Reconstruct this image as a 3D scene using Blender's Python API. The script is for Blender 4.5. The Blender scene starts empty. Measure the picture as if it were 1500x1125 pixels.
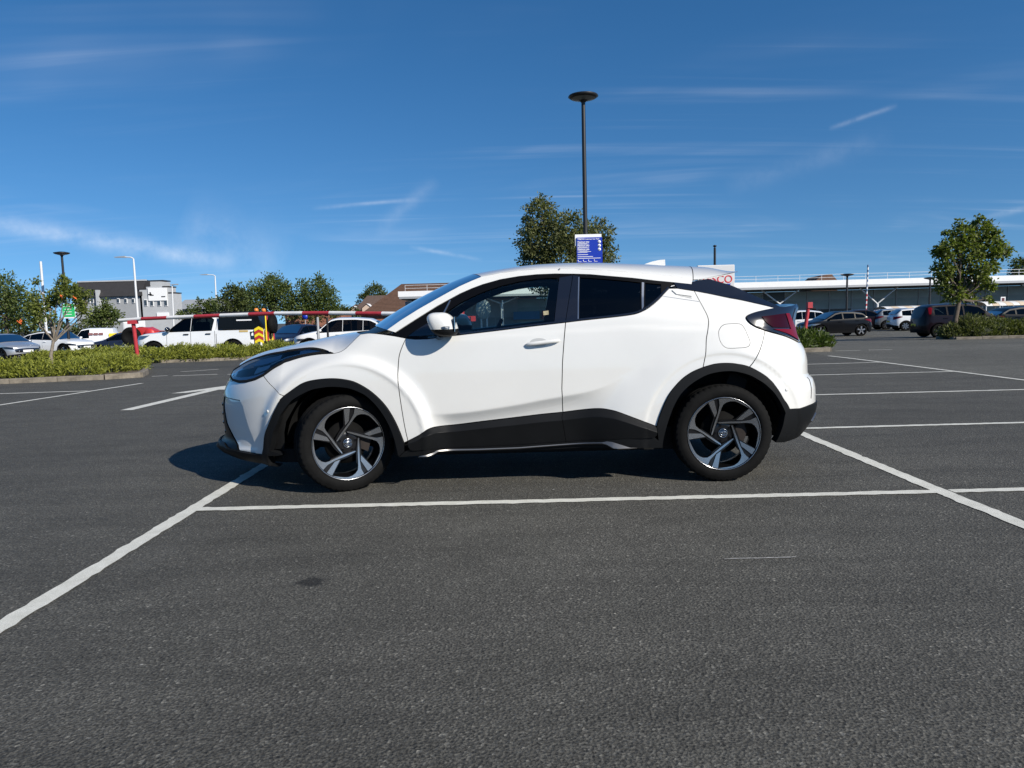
import bpy, bmesh, math, random
import numpy as np
from mathutils import Vector, Matrix
from mathutils.geometry import delaunay_2d_cdt

# ================================================================ camera, sky, sun, exposure
R = math.radians
scene = bpy.context.scene
COL = scene.collection
cam_data = bpy.data.cameras.new('camera'); cam = bpy.data.objects.new('camera', cam_data); COL.objects.link(cam)
cam_data.sensor_width = 36.0; cam_data.lens = 25.2; cam_data.clip_start = .1; cam_data.clip_end = 5000
cam.location = (0, 0, 1.19)
_p = math.atan((562.5-464.0)/1050.0); _r = R(1.5)
_fw = Vector((0, math.cos(_p), -math.sin(_p))); _u0 = Vector((0, math.sin(_p), math.cos(_p))); _r0 = Vector((1, 0, 0))
_rt = math.cos(_r)*_r0 - math.sin(_r)*_u0; _up = math.sin(_r)*_r0 + math.cos(_r)*_u0
cam.rotation_euler = Matrix((_rt, _up, -_fw)).transposed().to_euler()
scene.camera = cam

SUN_DIR = Vector((1.15, -1.05, .98)).normalized()          # towards the sun
world = bpy.data.worlds.new('World'); scene.world = world; world.use_nodes = True
_nt = world.node_tree; _nt.nodes.clear()
def _wn(t, **k):
    n = _nt.nodes.new(t)
    for a, v in k.items(): setattr(n, a, v)
    return n
_out = _wn('ShaderNodeOutputWorld'); _bg = _wn('ShaderNodeBackground'); _sky = _wn('ShaderNodeTexSky', sky_type='NISHITA')
_sky.sun_disc = False; _sky.sun_elevation = math.asin(SUN_DIR.z); _sky.sun_rotation = math.atan2(SUN_DIR.x, SUN_DIR.y)
_sky.altitude = 0; _sky.air_density = 1.0; _sky.dust_density = .1; _sky.ozone_density = 4.0
_bg.inputs['Strength'].default_value = .096
# thin cirrus streaks, laid out on a flat layer high above the ground
_tc = _wn('ShaderNodeTexCoord'); _sep = _wn('ShaderNodeSeparateXYZ'); _nt.links.new(_tc.outputs['Generated'], _sep.inputs[0])
def _wm(op, a, b=None, c=None):
    n = _wn('ShaderNodeMath', operation=op)
    for i, v in enumerate((a, b, c)):
        if v is None: continue
        if isinstance(v, (int, float)): n.inputs[i].default_value = v
        else: _nt.links.new(v, n.inputs[i])
    return n.outputs[0]
_zc = _wm('MAXIMUM', _sep.outputs[2], .02)
_zd = _wm('ADD', _zc, .10)
_cu = _wm('DIVIDE', _sep.outputs[0], _zd); _cv = _wm('DIVIDE', _sep.outputs[1], _zd)
_cmb = _wn('ShaderNodeCombineXYZ'); _nt.links.new(_cu, _cmb.inputs[0]); _nt.links.new(_cv, _cmb.inputs[1])
def _cloud(rot, sc, nscale, lo, hi, seed, dist=1.2):
    mp = _wn('ShaderNodeMapping'); mp.inputs['Rotation'].default_value = (0, 0, R(rot)); mp.inputs['Scale'].default_value = sc; mp.inputs['Location'].default_value = (seed, seed*.7, 0)
    _nt.links.new(_cmb.outputs[0], mp.inputs[0])
    nz = _wn('ShaderNodeTexNoise'); nz.inputs['Scale'].default_value = nscale; nz.inputs['Detail'].default_value = 4; nz.inputs['Roughness'].default_value = .62; nz.inputs['Distortion'].default_value = dist
    _nt.links.new(mp.outputs[0], nz.inputs['Vector'])
    mr = _wn('ShaderNodeMapRange'); mr.interpolation_type = 'SMOOTHSTEP'; mr.inputs['From Min'].default_value = lo; mr.inputs['From Max'].default_value = hi
    _nt.links.new(nz.outputs[0], mr.inputs[0]); return mr.outputs[0]
_c1 = _cloud(28, (.25, 1.3, 1), 1.1, .46, .78, 3.1)          # broad veils
_c2 = _cloud(20, (.10, 2.2, 1), 1.6, .54, .76, 7.7, .5)      # long streaks
_c3 = _cloud(0, (.3, .3, 1), .9, .40, .66, 1.3)              # where the cirrus gathers
_cl = _wm('MULTIPLY', _wm('ADD', _wm('MULTIPLY', _c1, .55), _wm('MULTIPLY', _c2, .6)), _c3)
_cl = _wm('MULTIPLY', _wm('MINIMUM', _cl, .6), .30)
# single wisps and old vapour trails: great-circle streaks with ragged density
def _dir(px, py): return (_fw + _rt*((px-750)/1050.0) - _up*((py-562.5)/1050.0)).normalized()
def _dot(v):
    n = _wn('ShaderNodeVectorMath', operation='DOT_PRODUCT'); _nt.links.new(_tc.outputs['Generated'], n.inputs[0]); n.inputs[1].default_value = tuple(v); return n.outputs['Value']
_rn = _wn('ShaderNodeTexNoise'); _rn.inputs['Scale'].default_value = 26; _rn.inputs['Detail'].default_value = 4; _rn.inputs['Roughness'].default_value = .65; _nt.links.new(_tc.outputs['Generated'], _rn.inputs['Vector'])
_rg = _wm('MULTIPLY', _wm('MAXIMUM', _wm('SUBTRACT', _rn.outputs[0], .25), 0.0), 2.0)
for _a, _b, _w, _k in (((-60, 318), (350, 388), .0105, .34), ((455, 306), (615, 291), .0024, .16), ((598, 361), (708, 381), .0026, .22), ((1213, 189), (1316, 154), .0026, .20),
                       ((545, 345), (642, 262), .0085, .10), ((1436, 320), (1520, 302), .0035, .18), ((260, 325), (420, 392), .034, .12), ((1060, 276), (1310, 200), .012, .06)):
    _A, _B = _dir(*_a), _dir(*_b); _n = _A.cross(_B).normalized(); _m = (_A+_B).normalized(); _t = _n.cross(_m).normalized(); _h = _A.angle(_B)/2
    _q = _wm('DIVIDE', _dot(_n), _w); _g = _wm('POWER', 2.718, _wm('MULTIPLY', _wm('MULTIPLY', _q, _q), -1.0))
    _l = _wm('DIVIDE', _dot(_t), _h); _e = _wm('MAXIMUM', _wm('SUBTRACT', 1.0, _wm('POWER', _wm('ABSOLUTE', _l), 4.0)), 0.0)
    _f = _wm('MULTIPLY', _wm('MULTIPLY', _g, _e), _wm('GREATER_THAN', _dot(_m), 0.0))
    _cl = _wm('ADD', _cl, _wm('MULTIPLY', _wm('MULTIPLY', _f, _rg), _k))
_mx = _wn('ShaderNodeMix', data_type='RGBA'); _nt.links.new(_cl, _mx.inputs['Factor']); _nt.links.new(_sky.outputs[0], _mx.inputs['A']); _mx.inputs['B'].default_value = (9.0, 9.4, 10.0, 1)
# the layer of sky seen low in the frame is clean deep blue: sample it a little above the true elevation
_sz = _wm('ADD', _wm('MULTIPLY', _wm('MAXIMUM', _sep.outputs[2], 0.0), 1.10), .115)
_sv = _wn('ShaderNodeCombineXYZ'); _nt.links.new(_sep.outputs[0], _sv.inputs[0]); _nt.links.new(_sep.outputs[1], _sv.inputs[1]); _nt.links.new(_sz, _sv.inputs[2])
_nv = _wn('ShaderNodeVectorMath', operation='NORMALIZE'); _nt.links.new(_sv.outputs[0], _nv.inputs[0]); _nt.links.new(_nv.outputs[0], _sky.inputs[0])
_hs = _wn('ShaderNodeHueSaturation'); _hs.inputs['Saturation'].default_value = 1.25; _nt.links.new(_sky.outputs[0], _hs.inputs['Color']); _nt.links.new(_hs.outputs[0], _mx.inputs['A'])
_nt.links.new(_mx.outputs['Result'], _bg.inputs['Color']); _nt.links.new(_bg.outputs[0], _out.inputs[0])

_sd = bpy.data.lights.new('sun', 'SUN'); _sd.energy = 5.0; _sd.angle = R(.53); _sd.color = (1.0, .94, .84)
_so = bpy.data.objects.new('sun', _sd); COL.objects.link(_so); _so.rotation_euler = (-SUN_DIR).to_track_quat('-Z', 'Y').to_euler(); _so.location = (20, -20, 30)
scene.view_settings.view_transform = 'Standard'; scene.view_settings.look = 'None'; scene.view_settings.exposure = 0.30; scene.view_settings.gamma = 1.0; scene.view_settings.use_curve_mapping = False
scene.render.engine = 'CYCLES'
scene.cycles.max_bounces = 8; scene.cycles.transparent_max_bounces = 24; scene.cycles.caustics_reflective = False; scene.cycles.caustics_refractive = False

# ================================================================ materials
MATS = {}
class NT:
    def __init__(self, name):
        self.m = bpy.data.materials.new(name); self.m.use_nodes = True; self.t = self.m.node_tree; self.t.nodes.clear()
        self.out = self.t.nodes.new('ShaderNodeOutputMaterial')
    def n(self, typ, ins=None, **k):
        nd = self.t.nodes.new(typ)
        for a, v in k.items(): setattr(nd, a, v)
        for a, v in (ins or {}).items():
            if hasattr(v, 'is_output'): self.t.links.new(v, nd.inputs[a])
            else: nd.inputs[a].default_value = v
        return nd
    def l(self, a, b): self.t.links.new(a, b)
    def math(self, op, a, b=0.0, c=0.0):
        nd = self.t.nodes.new('ShaderNodeMath'); nd.operation = op
        for i, v in enumerate((a, b, c)):
            if hasattr(v, 'is_output'): self.t.links.new(v, nd.inputs[i])
            else: nd.inputs[i].default_value = v
        return nd.outputs[0]
    def obj(self): return self.n('ShaderNodeTexCoord').outputs['Object']
    def noise(self, scale, detail=4, rough=.55, vec=None, dist=0.0):
        nd = self.n('ShaderNodeTexNoise', {'Scale': scale, 'Detail': detail, 'Roughness': rough, 'Distortion': dist})
        self.l(vec if vec is not None else self.obj(), nd.inputs['Vector']); return nd.outputs[0]
    def ramp(self, fac, stops, interp='LINEAR'):
        nd = self.n('ShaderNodeValToRGB'); cr = nd.color_ramp; cr.interpolation = interp
        while len(cr.elements) < len(stops): cr.elements.new(.5)
        for e, (p, c) in zip(cr.elements, stops): e.position = p; e.color = (c[0], c[1], c[2], 1) if not isinstance(c, (int, float)) else (c, c, c, 1)
        self.l(fac, nd.inputs[0]); return nd.outputs[0]
    def mix(self, fac, a, b, blend='MIX'):
        nd = self.n('ShaderNodeMix', data_type='RGBA', blend_type=blend)
        for k, v in (('Factor', fac), ('A', a), ('B', b)):
            if hasattr(v, 'is_output'): self.l(v, nd.inputs[k])
            elif isinstance(v, (tuple, list)): nd.inputs[k].default_value = (v[0], v[1], v[2], 1)
            else: nd.inputs[k].default_value = v
        return nd.outputs['Result']
    def bump(self, h, strength=.3, dist=.01):
        nd = self.n('ShaderNodeBump', {'Strength': strength, 'Distance': dist}); self.l(h, nd.inputs['Height']); return nd.outputs[0]
    def bsdf(self, **k):
        nd = self.t.nodes.new('ShaderNodeBsdfPrincipled')
        for a, v in k.items():
            a = {'color': 'Base Color', 'rough': 'Roughness', 'metal': 'Metallic', 'spec': 'Specular IOR Level', 'coat': 'Coat Weight', 'coat_rough': 'Coat Roughness', 'normal': 'Normal', 'trans': 'Transmission Weight', 'ior': 'IOR', 'emis': 'Emission Color', 'emis_s': 'Emission Strength', 'subs': 'Subsurface Weight', 'sheen': 'Sheen Weight'}[a]
            if hasattr(v, 'is_output'): self.l(v, nd.inputs[a])
            elif isinstance(v, (tuple, list)): nd.inputs[a].default_value = (v[0], v[1], v[2], 1)
            else: nd.inputs[a].default_value = v
        return nd
    def done(self, sh): self.l(sh.outputs[0] if hasattr(sh, 'outputs') else sh, self.out.inputs[0]); return self.m
def simple(name, color, rough=.5, metal=0.0, coat=0.0, var=0.0, vscale=6.0, spec=.5, bump=0.0, bscale=200.0):
    if name in MATS: return MATS[name]
    t = NT(name); c = color
    if var > 0:
        nz = t.noise(vscale, 5, .6); f = t.ramp(nz, [(.25, 1-var), (.75, 1+var)])
        c = t.mix(1.0, color, f, 'MULTIPLY')
    kw = dict(color=c, rough=rough, metal=metal, coat=coat, coat_rough=.03, spec=spec)
    if bump > 0: kw['normal'] = t.bump(t.noise(bscale, 3), bump, .004)
    MATS[name] = t.done(t.bsdf(**kw)); return MATS[name]
def glass_mat(name, tint, refl=1.0):
    if name in MATS: return MATS[name]
    t = NT(name)
    tr = t.n('ShaderNodeBsdfTransparent', {'Color': (*tint, 1)}); gl = t.n('ShaderNodeBsdfGlossy', {'Color': (refl, refl, refl, 1), 'Roughness': .01})
    fr = t.n('ShaderNodeFresnel', {'IOR': 1.5}); mx = t.n('ShaderNodeMixShader'); t.l(fr.outputs[0], mx.inputs[0]); t.l(tr.outputs[0], mx.inputs[1]); t.l(gl.outputs[0], mx.inputs[2])
    MATS[name] = t.done(mx); return MATS[name]

M_white = None
def car_paint(name, color, dirt=.05, rough=.35, metal=0.0, coat=1.0, spec=.4):
    if name in MATS: return MATS[name]
    t = NT(name)
    nz = t.noise(2.2, 6, .65); d = t.ramp(nz, [(.35, 1.0), (.8, 1.0-dirt)])
    c = t.mix(1.0, color, d, 'MULTIPLY')
    # fine orange peel
    nb = t.bump(t.noise(90, 2), .02, .002)
    MATS[name] = t.done(t.bsdf(color=c, rough=rough, metal=metal, coat=coat, coat_rough=.04, normal=nb, spec=spec)); return MATS[name]

M = dict(
    white=car_paint('white_paint', (.66, .655, .63), .05),
    clad=simple('grey_cladding', (.0065, .007, .0078), .48, spec=.14, var=.15, bump=.05, bscale=900),
    gloss=simple('gloss_black', (.008, .008, .011), .12, coat=1.0),
    black=simple('matt_black', (.006, .006, .006), .8, spec=.2),
    trim=simple('black_trim', (.003, .003, .0035), .32, spec=.12),
    chrome=simple('chrome', (.75, .76, .78), .12, 1.0),
    satin=simple('satin_metal', (.42, .43, .45), .30, 1.0),
    alloy=simple('machined_alloy', (.40, .41, .43), .24, 1.0),
    alloyb=simple('black_alloy', (.005, .005, .006), .30, coat=.25, spec=.3),
    tyre=simple('tyre_rubber', (.0075, .0075, .0075), .75, var=.3, vscale=14, spec=.08),
    glass=glass_mat('window_glass', (.80, .88, .84)),
    privacy=glass_mat('privacy_glass', (.035, .04, .05), .7),
    screen=glass_mat('windscreen_glass', (.62, .72, .68)),
    lens=glass_mat('clear_lens', (.94, .95, .97)),
    redlens=simple('red_lens', (.024, .001, .003), .12, coat=.15, spec=.2),
    redbright=simple('bright_red_lens', (.13, .004, .010), .12, coat=.15, spec=.2),
    seat=simple('seat_fabric', (.012, .012, .014), .8, var=.2, vscale=30),
    disc=simple('shaded_brake_steel', (.004, .004, .004), .8, 0.0, spec=.1, var=.2, vscale=40),  # near black: shade behind the spokes is put into the steel's colour
    rust=simple('rusty_iron', (.018, .013, .011), .7, .4, var=.3, vscale=30),
)

# ================================================================ mesh helpers
def link(o, parent=None):
    COL.objects.link(o)
    if parent is not None: o.parent = parent
    return o
def mesh_obj(name, verts, faces, mat=None, parent=None, smooth=False, loc=None):
    me = bpy.data.meshes.new(name); me.from_pydata([tuple(v) for v in verts], [], [tuple(f) for f in faces]); me.update()
    if smooth: me.polygons.foreach_set('use_smooth', [True]*len(me.polygons))
    for m_ in (mat if isinstance(mat, (list, tuple)) else [mat]):
        if m_ is not None: me.materials.append(m_)
    o = bpy.data.objects.new(name, me)
    if loc is not None: o.location = loc
    return link(o, parent)
def tag(o, label=None, cat=None, group=None, kind=None):
    if label: o['label'] = label
    if cat: o['category'] = cat
    if group: o['group'] = group
    if kind: o['kind'] = kind
    return o
def empty(name, loc=(0, 0, 0), rz=0.0, label=None, cat=None, group=None):
    o = bpy.data.objects.new(name, None); COL.objects.link(o); o.empty_display_size = .2
    o.location = loc; o.rotation_euler = (0, 0, rz)
    return tag(o, label, cat, group)
class MB:
    """collects boxes, tubes, prisms; build() links one mesh object"""
    def __init__(self): self.v = []; self.f = []; self.mi = []; self.sm = []
    def add(self, vs, fs, mi=0, smooth=False):
        b = len(self.v); self.v += [tuple(v) for v in vs]
        for f in fs: self.f.append(tuple(i+b for i in f)); self.mi.append(mi); self.sm.append(smooth)
        return self
    def box(self, c, size, rz=0.0, mi=0, rot=None):
        sx, sy, sz = (a/2 for a in size); m = rot if rot is not None else Matrix.Rotation(rz, 3, 'Z')
        vs = [Vector(c)+m@Vector((x, y, z)) for z in (-sz, sz) for x, y in ((-sx, -sy), (sx, -sy), (sx, sy), (-sx, sy))]
        return self.add(vs, [(0, 3, 2, 1), (4, 5, 6, 7), (0, 1, 5, 4), (1, 2, 6, 5), (2, 3, 7, 6), (3, 0, 4, 7)], mi)
    def tube(self, pts, rad, n=10, mi=0, cap=True, smooth=True):
        pts = [Vector(p) for p in pts]; rr = rad if isinstance(rad, (list, tuple)) else [rad]*len(pts)
        vs = []; fs = []; prev = None
        for i, p in enumerate(pts):
            d = (pts[min(i+1, len(pts)-1)]-pts[max(i-1, 0)]).normalized()
            if prev is None:
                a = d.orthogonal().normalized()
                if abs(d.z) > .9: a = Vector((1, 0, 0)).cross(d).normalized().cross(d).normalized()
            else: a = (prev-d*prev.dot(d)).normalized()
            prev = a; b = d.cross(a)
            for k in range(n):
                t = 2*math.pi*k/n; vs.append(p+(a*math.cos(t)+b*math.sin(t))*rr[i])
        for i in range(len(pts)-1):
            for k in range(n): k2 = (k+1) % n; fs.append((i*n+k, i*n+k2, (i+1)*n+k2, (i+1)*n+k))
        self.add(vs, fs, mi, smooth)
        if cap: self.add(vs[:n], [tuple(reversed(range(n)))], mi); self.add(vs[-n:], [tuple(range(n))], mi)
        return self
    def lathe(self, prof, axis='Z', n=24, c=(0, 0, 0), mi=0, smooth=True):
        # prof: list of (r, h); revolves about the axis
        vs = []; fs = []; C = Vector(c)
        for r, h in prof:
            for k in range(n):
                t = 2*math.pi*k/n; x, y = r*math.cos(t), r*math.sin(t)
                vs.append(C+Vector((x, y, h)) if axis == 'Z' else (C+Vector((x, h, y)) if axis == 'Y' else C+Vector((h, x, y))))
        for i in range(len(prof)-1):
            for k in range(n):
                k2 = (k+1) % n; q = (i*n+k, i*n+k2, (i+1)*n+k2, (i+1)*n+k)
                fs.append(q if axis != 'Y' else tuple(reversed(q)))
        return self.add(vs, fs, mi, smooth)
    def prism(self, poly, h0, h1, axis='Z', mi=0, mi_side=None):
        # poly of (a, b); axis Z: (a,b,h)  axis Y: (a,h,b)  axis X: (h,a,b)
        n = len(poly); mk = {'Z': lambda a, b, h: (a, b, h), 'Y': lambda a, b, h: (a, h, b), 'X': lambda a, b, h: (h, a, b)}[axis]
        ar = sum(poly[i][0]*poly[(i+1) % n][1]-poly[(i+1) % n][0]*poly[i][1] for i in range(n))
        if (ar < 0) != (axis == 'Y'): poly = list(reversed(poly))
        lo, hi = min(h0, h1), max(h0, h1)
        vs = [mk(a, b, lo) for a, b in poly]+[mk(a, b, hi) for a, b in poly]
        fl = axis == 'Y'
        self.add(vs, [tuple(reversed(range(n))), tuple(range(n, 2*n))], mi)
        self.add(vs, [(i, (i+1) % n, n+(i+1) % n, n+i) for i in range(n)], mi if mi_side is None else mi_side)
        return self
    def build(self, name, mat, parent=None, loc=None, rz=None, recalc=False):
        o = mesh_obj(name, self.v, self.f, mat, parent, loc=loc); me = o.data
        me.polygons.foreach_set('material_index', self.mi); me.polygons.foreach_set('use_smooth', self.sm)
        if recalc:
            bm = bmesh.new(); bm.from_mesh(me); bmesh.ops.remove_doubles(bm, verts=bm.verts, dist=1e-5); bmesh.ops.recalc_face_normals(bm, faces=bm.faces); bm.to_mesh(me); bm.free()
        if rz is not None: o.rotation_euler = (0, 0, rz)
        return o
def copy_tree(o, parent=None):
    c = o.copy(); COL.objects.link(c)
    if parent is not None: c.parent = parent
    for ch in list(o.children): copy_tree(ch, c)
    return c

# ---- polygon panels on a curved parametric surface
def poly_inset(poly, d):
    n = len(poly); p = np.array(poly, float); ar = .5*np.sum(p[:, 0]*np.roll(p[:, 1], -1)-np.roll(p[:, 0], -1)*p[:, 1])
    e = np.roll(p, -1, 0)-p; ln = np.maximum(np.hypot(e[:, 0], e[:, 1]), 1e-9)[:, None]; nr = np.stack([-e[:, 1], e[:, 0]], -1)/ln*(1 if ar > 0 else -1)
    b = nr+np.roll(nr, 1, 0); q = np.maximum((b*b).sum(1), .35)[:, None]
    return p+b*2*d/q
def in_poly(px, py, poly):
    x, y = poly[:, 0], poly[:, 1]; x2, y2 = np.roll(x, -1), np.roll(y, -1); r = np.zeros(px.shape, bool)
    for i in range(len(x)):
        c = (y[i] > py) != (y2[i] > py)
        r ^= c & (px < (x2[i]-x[i])*(py-y[i])/(y2[i]-y[i]+1e-15)+x[i])
    return r
def densify(poly, step):
    out = []; n = len(poly)
    for i in range(n):
        a = np.array(poly[i], float); b = np.array(poly[(i+1) % n], float); k = max(1, int(math.ceil(np.hypot(*(b-a))/step)))
        out += [a+(b-a)*j/k for j in range(k)]
    return np.array(out)
def dedupe(poly, eps=.0012):
    out = []
    for p in poly:
        if not out or math.hypot(p[0]-out[-1][0], p[1]-out[-1][1]) > eps: out.append((float(p[0]), float(p[1])))
    if math.hypot(out[0][0]-out[-1][0], out[0][1]-out[-1][1]) <= eps: out.pop()
    return out
def tri_poly(poly, holes, step, grid, lines=()):
    """triangulate a polygon with holes and interior grid points; returns points, triangles, boundary loops"""
    loops = [densify(dedupe(poly), step)]+[densify(dedupe(h), step) for h in holes]
    pts = []; edges = []; lid = []
    for L_ in loops:
        b = len(pts); pts += [Vector((float(a), float(c))) for a, c in L_]; n = len(L_); edges += [(b+i, b+(i+1) % n) for i in range(n)]
    lo = loops[0].min(0); hi = loops[0].max(0)
    gx, gy = np.meshgrid(np.arange(lo[0]+grid*.5, hi[0], grid), np.arange(lo[1]+grid*.5, hi[1], grid)); gx = gx+((np.arange(gx.shape[0]) % 2)*grid*.5)[:, None]
    gx, gy = gx.ravel(), gy.ravel(); ok = in_poly(gx, gy, loops[0])
    for h in loops[1:]: ok &= ~in_poly(gx, gy, h)
    allb = np.concatenate(loops)
    if ok.any():
        g = np.stack([gx[ok], gy[ok]], -1)
        dm = np.full(len(g), 9.0)
        for i in range(0, len(allb), 64): dm = np.minimum(dm, np.hypot(g[:, None, 0]-allb[None, i:i+64, 0], g[:, None, 1]-allb[None, i:i+64, 1]).min(1))
        g = g[dm > min(step, grid)*.45]
        pts += [Vector((float(a), float(b))) for a, b in g]
    for ln in lines:
        ln = np.array(ln, float); dd = np.r_[0, np.cumsum(np.hypot(*np.diff(ln, axis=0).T))]; tt = np.linspace(0, dd[-1], max(2, int(dd[-1]/.012)))
        q = np.stack([np.interp(tt, dd, ln[:, 0]), np.interp(tt, dd, ln[:, 1])], -1); ins = in_poly(q[:, 0], q[:, 1], loops[0])
        dm = np.array([np.hypot(allb[:, 0]-a, allb[:, 1]-b).min() for a, b in q]); ins &= dm > .004
        last = None
        for i in range(len(q)):
            if ins[i]:
                pts.append(Vector((float(q[i, 0]), float(q[i, 1]))))
                if last == i-1: edges.append((len(pts)-2, len(pts)-1))
                last = i
    V, E, F, _, _, _ = delaunay_2d_cdt(pts, edges, [], 0, 1e-7)
    V = np.array([(v.x, v.y) for v in V]); F = np.array([f for f in F if len(f) == 3])
    c = V[F].mean(1); ok = in_poly(c[:, 0], c[:, 1], loops[0])
    for h in loops[1:]: ok &= ~in_poly(c[:, 0], c[:, 1], h)
    F = F[ok]; a, b, d = V[F[:, 0]], V[F[:, 1]], V[F[:, 2]]
    ar = (b[:, 0]-a[:, 0])*(d[:, 1]-a[:, 1])-(d[:, 0]-a[:, 0])*(b[:, 1]-a[:, 1])
    F = F[np.abs(ar) > 1e-9]; ar = ar[np.abs(ar) > 1e-9]; F[ar < 0] = F[ar < 0][:, ::-1]
    return V, F
def surf_panel(name, P, poly, mat, parent, holes=(), off=0.0, gap=0.0, thick=.012, step=.03, grid=.03, mirror=False, hole_gap=0.0, lines=()):
    """a panel cut from the surface P(s,z): skin + rim. off may be a number or a function (s,z)->m"""
    poly = dedupe(poly)
    if gap: poly = [tuple(q) for q in poly_inset(poly, gap)]
    holes = [[tuple(q) for q in poly_inset(dedupe(h), -hole_gap)] for h in holes]
    V, F = tri_poly(poly, holes, step, grid, lines)
    of = off if callable(off) else (lambda s, z: np.full(np.shape(s), float(off)))
    def nrm(fn, s, z, e=.002):
        a = fn(s+e, z)-fn(s-e, z); b = fn(s, z+e)-fn(s, z-e); n = np.cross(a, b); return n/np.maximum(np.linalg.norm(n, axis=-1, keepdims=True), 1e-9)
    def Q(s, z): return P(s, z)+nrm(P, s, z)*np.asarray(of(s, z))[..., None]
    pos = Q(V[:, 0], V[:, 1]); nn = nrm(Q, V[:, 0], V[:, 1])
    # rim
    ec = {}
    for f in F:
        for i in range(3):
            e = (int(f[i]), int(f[(i+1) % 3])); ec[e] = 1
    be = [e for e in ec if (e[1], e[0]) not in ec]
    verts = [tuple(p) for p in pos]; norms = [tuple(q) for q in nn]; faces = [tuple(int(i) for i in f) for f in F]
    if thick:
        for a, b in be:
            t = pos[b]-pos[a]; o = np.cross(t, nn[a]); o = o/max(np.linalg.norm(o), 1e-9)
            k = len(verts); verts += [tuple(pos[a]), tuple(pos[b]), tuple(pos[b]-nn[b]*thick), tuple(pos[a]-nn[a]*thick)]; norms += [tuple(o)]*4
            faces.append((k+1, k, k+3, k+2))
    objs = []
    for sgn in ((1, -1) if mirror else (1,)):
        v2 = [(x, y*sgn, z) for x, y, z in verts]; n2 = [(x, y*sgn, z) for x, y, z in norms]; f2 = faces if sgn > 0 else [tuple(reversed(f)) for f in faces]
        o = mesh_obj(name, v2, f2, mat, parent, smooth=True)
        o.data.normals_split_custom_set_from_vertices(n2)
        objs.append(o)
    return objs
def grid_obj(name, Pg, mat, parent, flip=False, thick=0.0):
    """Pg: (n,m,3) array of points"""
    n, m = Pg.shape[:2]; vs = Pg.reshape(-1, 3); fs = [(i*m+j, (i+1)*m+j, (i+1)*m+j+1, i*m+j+1) for i in range(n-1) for j in range(m-1)]
    if flip: fs = [tuple(reversed(f)) for f in fs]
    o = mesh_obj(name, vs, fs, mat, parent, smooth=True)
    if thick:
        md = o.modifiers.new('solid', 'SOLIDIFY'); md.thickness = thick; md.offset = -1
    return o
# ---------------------------------------------------------------- hero car body surface
# car frame: x along the car (front = -x), y across (near flank = -y), z up, axles at x = -1.32 / 1.32
def _ip(x, xs, ys):
    return np.interp(x, xs, ys)
def _sm(x, xs, ys):
    # smooth (monotone-ish cubic hermite) interpolation through knots
    xs = np.asarray(xs, float); ys = np.asarray(ys, float); x = np.asarray(x, float)
    d = np.diff(ys)/np.diff(xs); m = np.zeros(len(xs)); m[1:-1] = np.where(d[1:]*d[:-1] > 0, 2*d[1:]*d[:-1]/(d[1:]+d[:-1]+1e-12), 0); m[0] = d[0]; m[-1] = d[-1]
    xc = np.clip(x, xs[0], xs[-1]); i = np.clip(np.searchsorted(xs, xc)-1, 0, len(xs)-2)
    h = xs[i+1]-xs[i]; t = (xc-xs[i])/h
    return ys[i]*(1+2*t)*(1-t)**2 + m[i]*h*t*(1-t)**2 + ys[i+1]*t*t*(3-2*t) + m[i+1]*h*t*t*(t-1)
def _sig(v): return 1/(1+np.exp(-np.clip(v, -40, 40)))
def _sp(v, w): return w*np.logaddexp(0, v/w)
AXF, AXR, AXZ = -1.32, 1.32, .341
def body_w(x, z):
    x = np.asarray(x, float); z = np.asarray(z, float)
    zs = _sm(x, [-2.4,-1.9,-1.4,-1.05,-.8,.2,.8,1.3,1.9], [.70,.79,.93,1.05,1.075,1.14,1.185,1.2,1.2])
    k = _sm(x, [-2.4,-1.5,-1.1,-.8,.4,1.0,2.0], [1.2,1.1,.75,.50,.50,.47,.45])
    soft = _sm(x, [-1.6,-1.1,-.8,.7,1.2,2.0], [.03,.03,.012,.012,.035,.05])
    w = _sm(z, [.10,.2,.3,.45,.6,.8,.95,1.1,1.3], [.79,.825,.842,.850,.852,.850,.842,.828,.805])
    w = w - k*_sp(z-zs, soft)
    # slight plan curvature
    w = w - .006*(x-.1)**2
    # cabin narrows to the rear above the shoulder
    w = w - _sp(x-.6, .15)*.09*_sig((z-1.2)/.05)
    # rear flank shoulder
    rf = np.hypot(x-AXF, z-AXZ); rr = np.hypot(x-AXR, z-AXZ)
    fade_f = _sig((x+2.05)/.12)
    w = w + .052*_sig((.600-rf)/.015)*fade_f*_sig((.98-z)/.05)
    zr_ = _sm(x, [.20,.36,.5159,.61,.7347,.8153,.97,1.16,1.32,1.55,1.75,2.0], [.60,.653,.698,.746,.807,.856,.952,1.034,1.06,1.03,.95,.80])
    q = _sp((zr_-z)*.84, .006+.03*_sig((x-1.25)/.10))
    w = w + .060*np.tanh(q*.27/.060)*_sig((x-.42)/.05)
    w = w - .008*_sig((.545-rf)/.006) - .008*_sig((.555-rr)/.006)
    # crease low on the doors, surface tucks in below it
    zc = _sm(x, [-.75,-.65,-.55,-.10,.04,.20,.36,.52,.61,.75], [.535,.525,.5286,.580,.604,.628,.653,.70,.746,.81])
    win = _sig((x+.66)/.03)*_sig((.52-x)/.10)
    w = w - .058*np.tanh(11.0*_sp(zc-z, .0035))*win
    # soft waist line running into the tail
    zw = _ip(x, [-.9,.1,.7,1.2,1.9], [1.03,1.075,1.10,1.07,1.06])
    w = w + .006*_sig((zw-z)/.008)*_sig((x+.8)/.1)
    return w
NOSE_Z = [.10,.19,.235,.27,.31,.36,.45,.55,.66,.76,.84,.90,.96,1.02,1.2]
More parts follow.
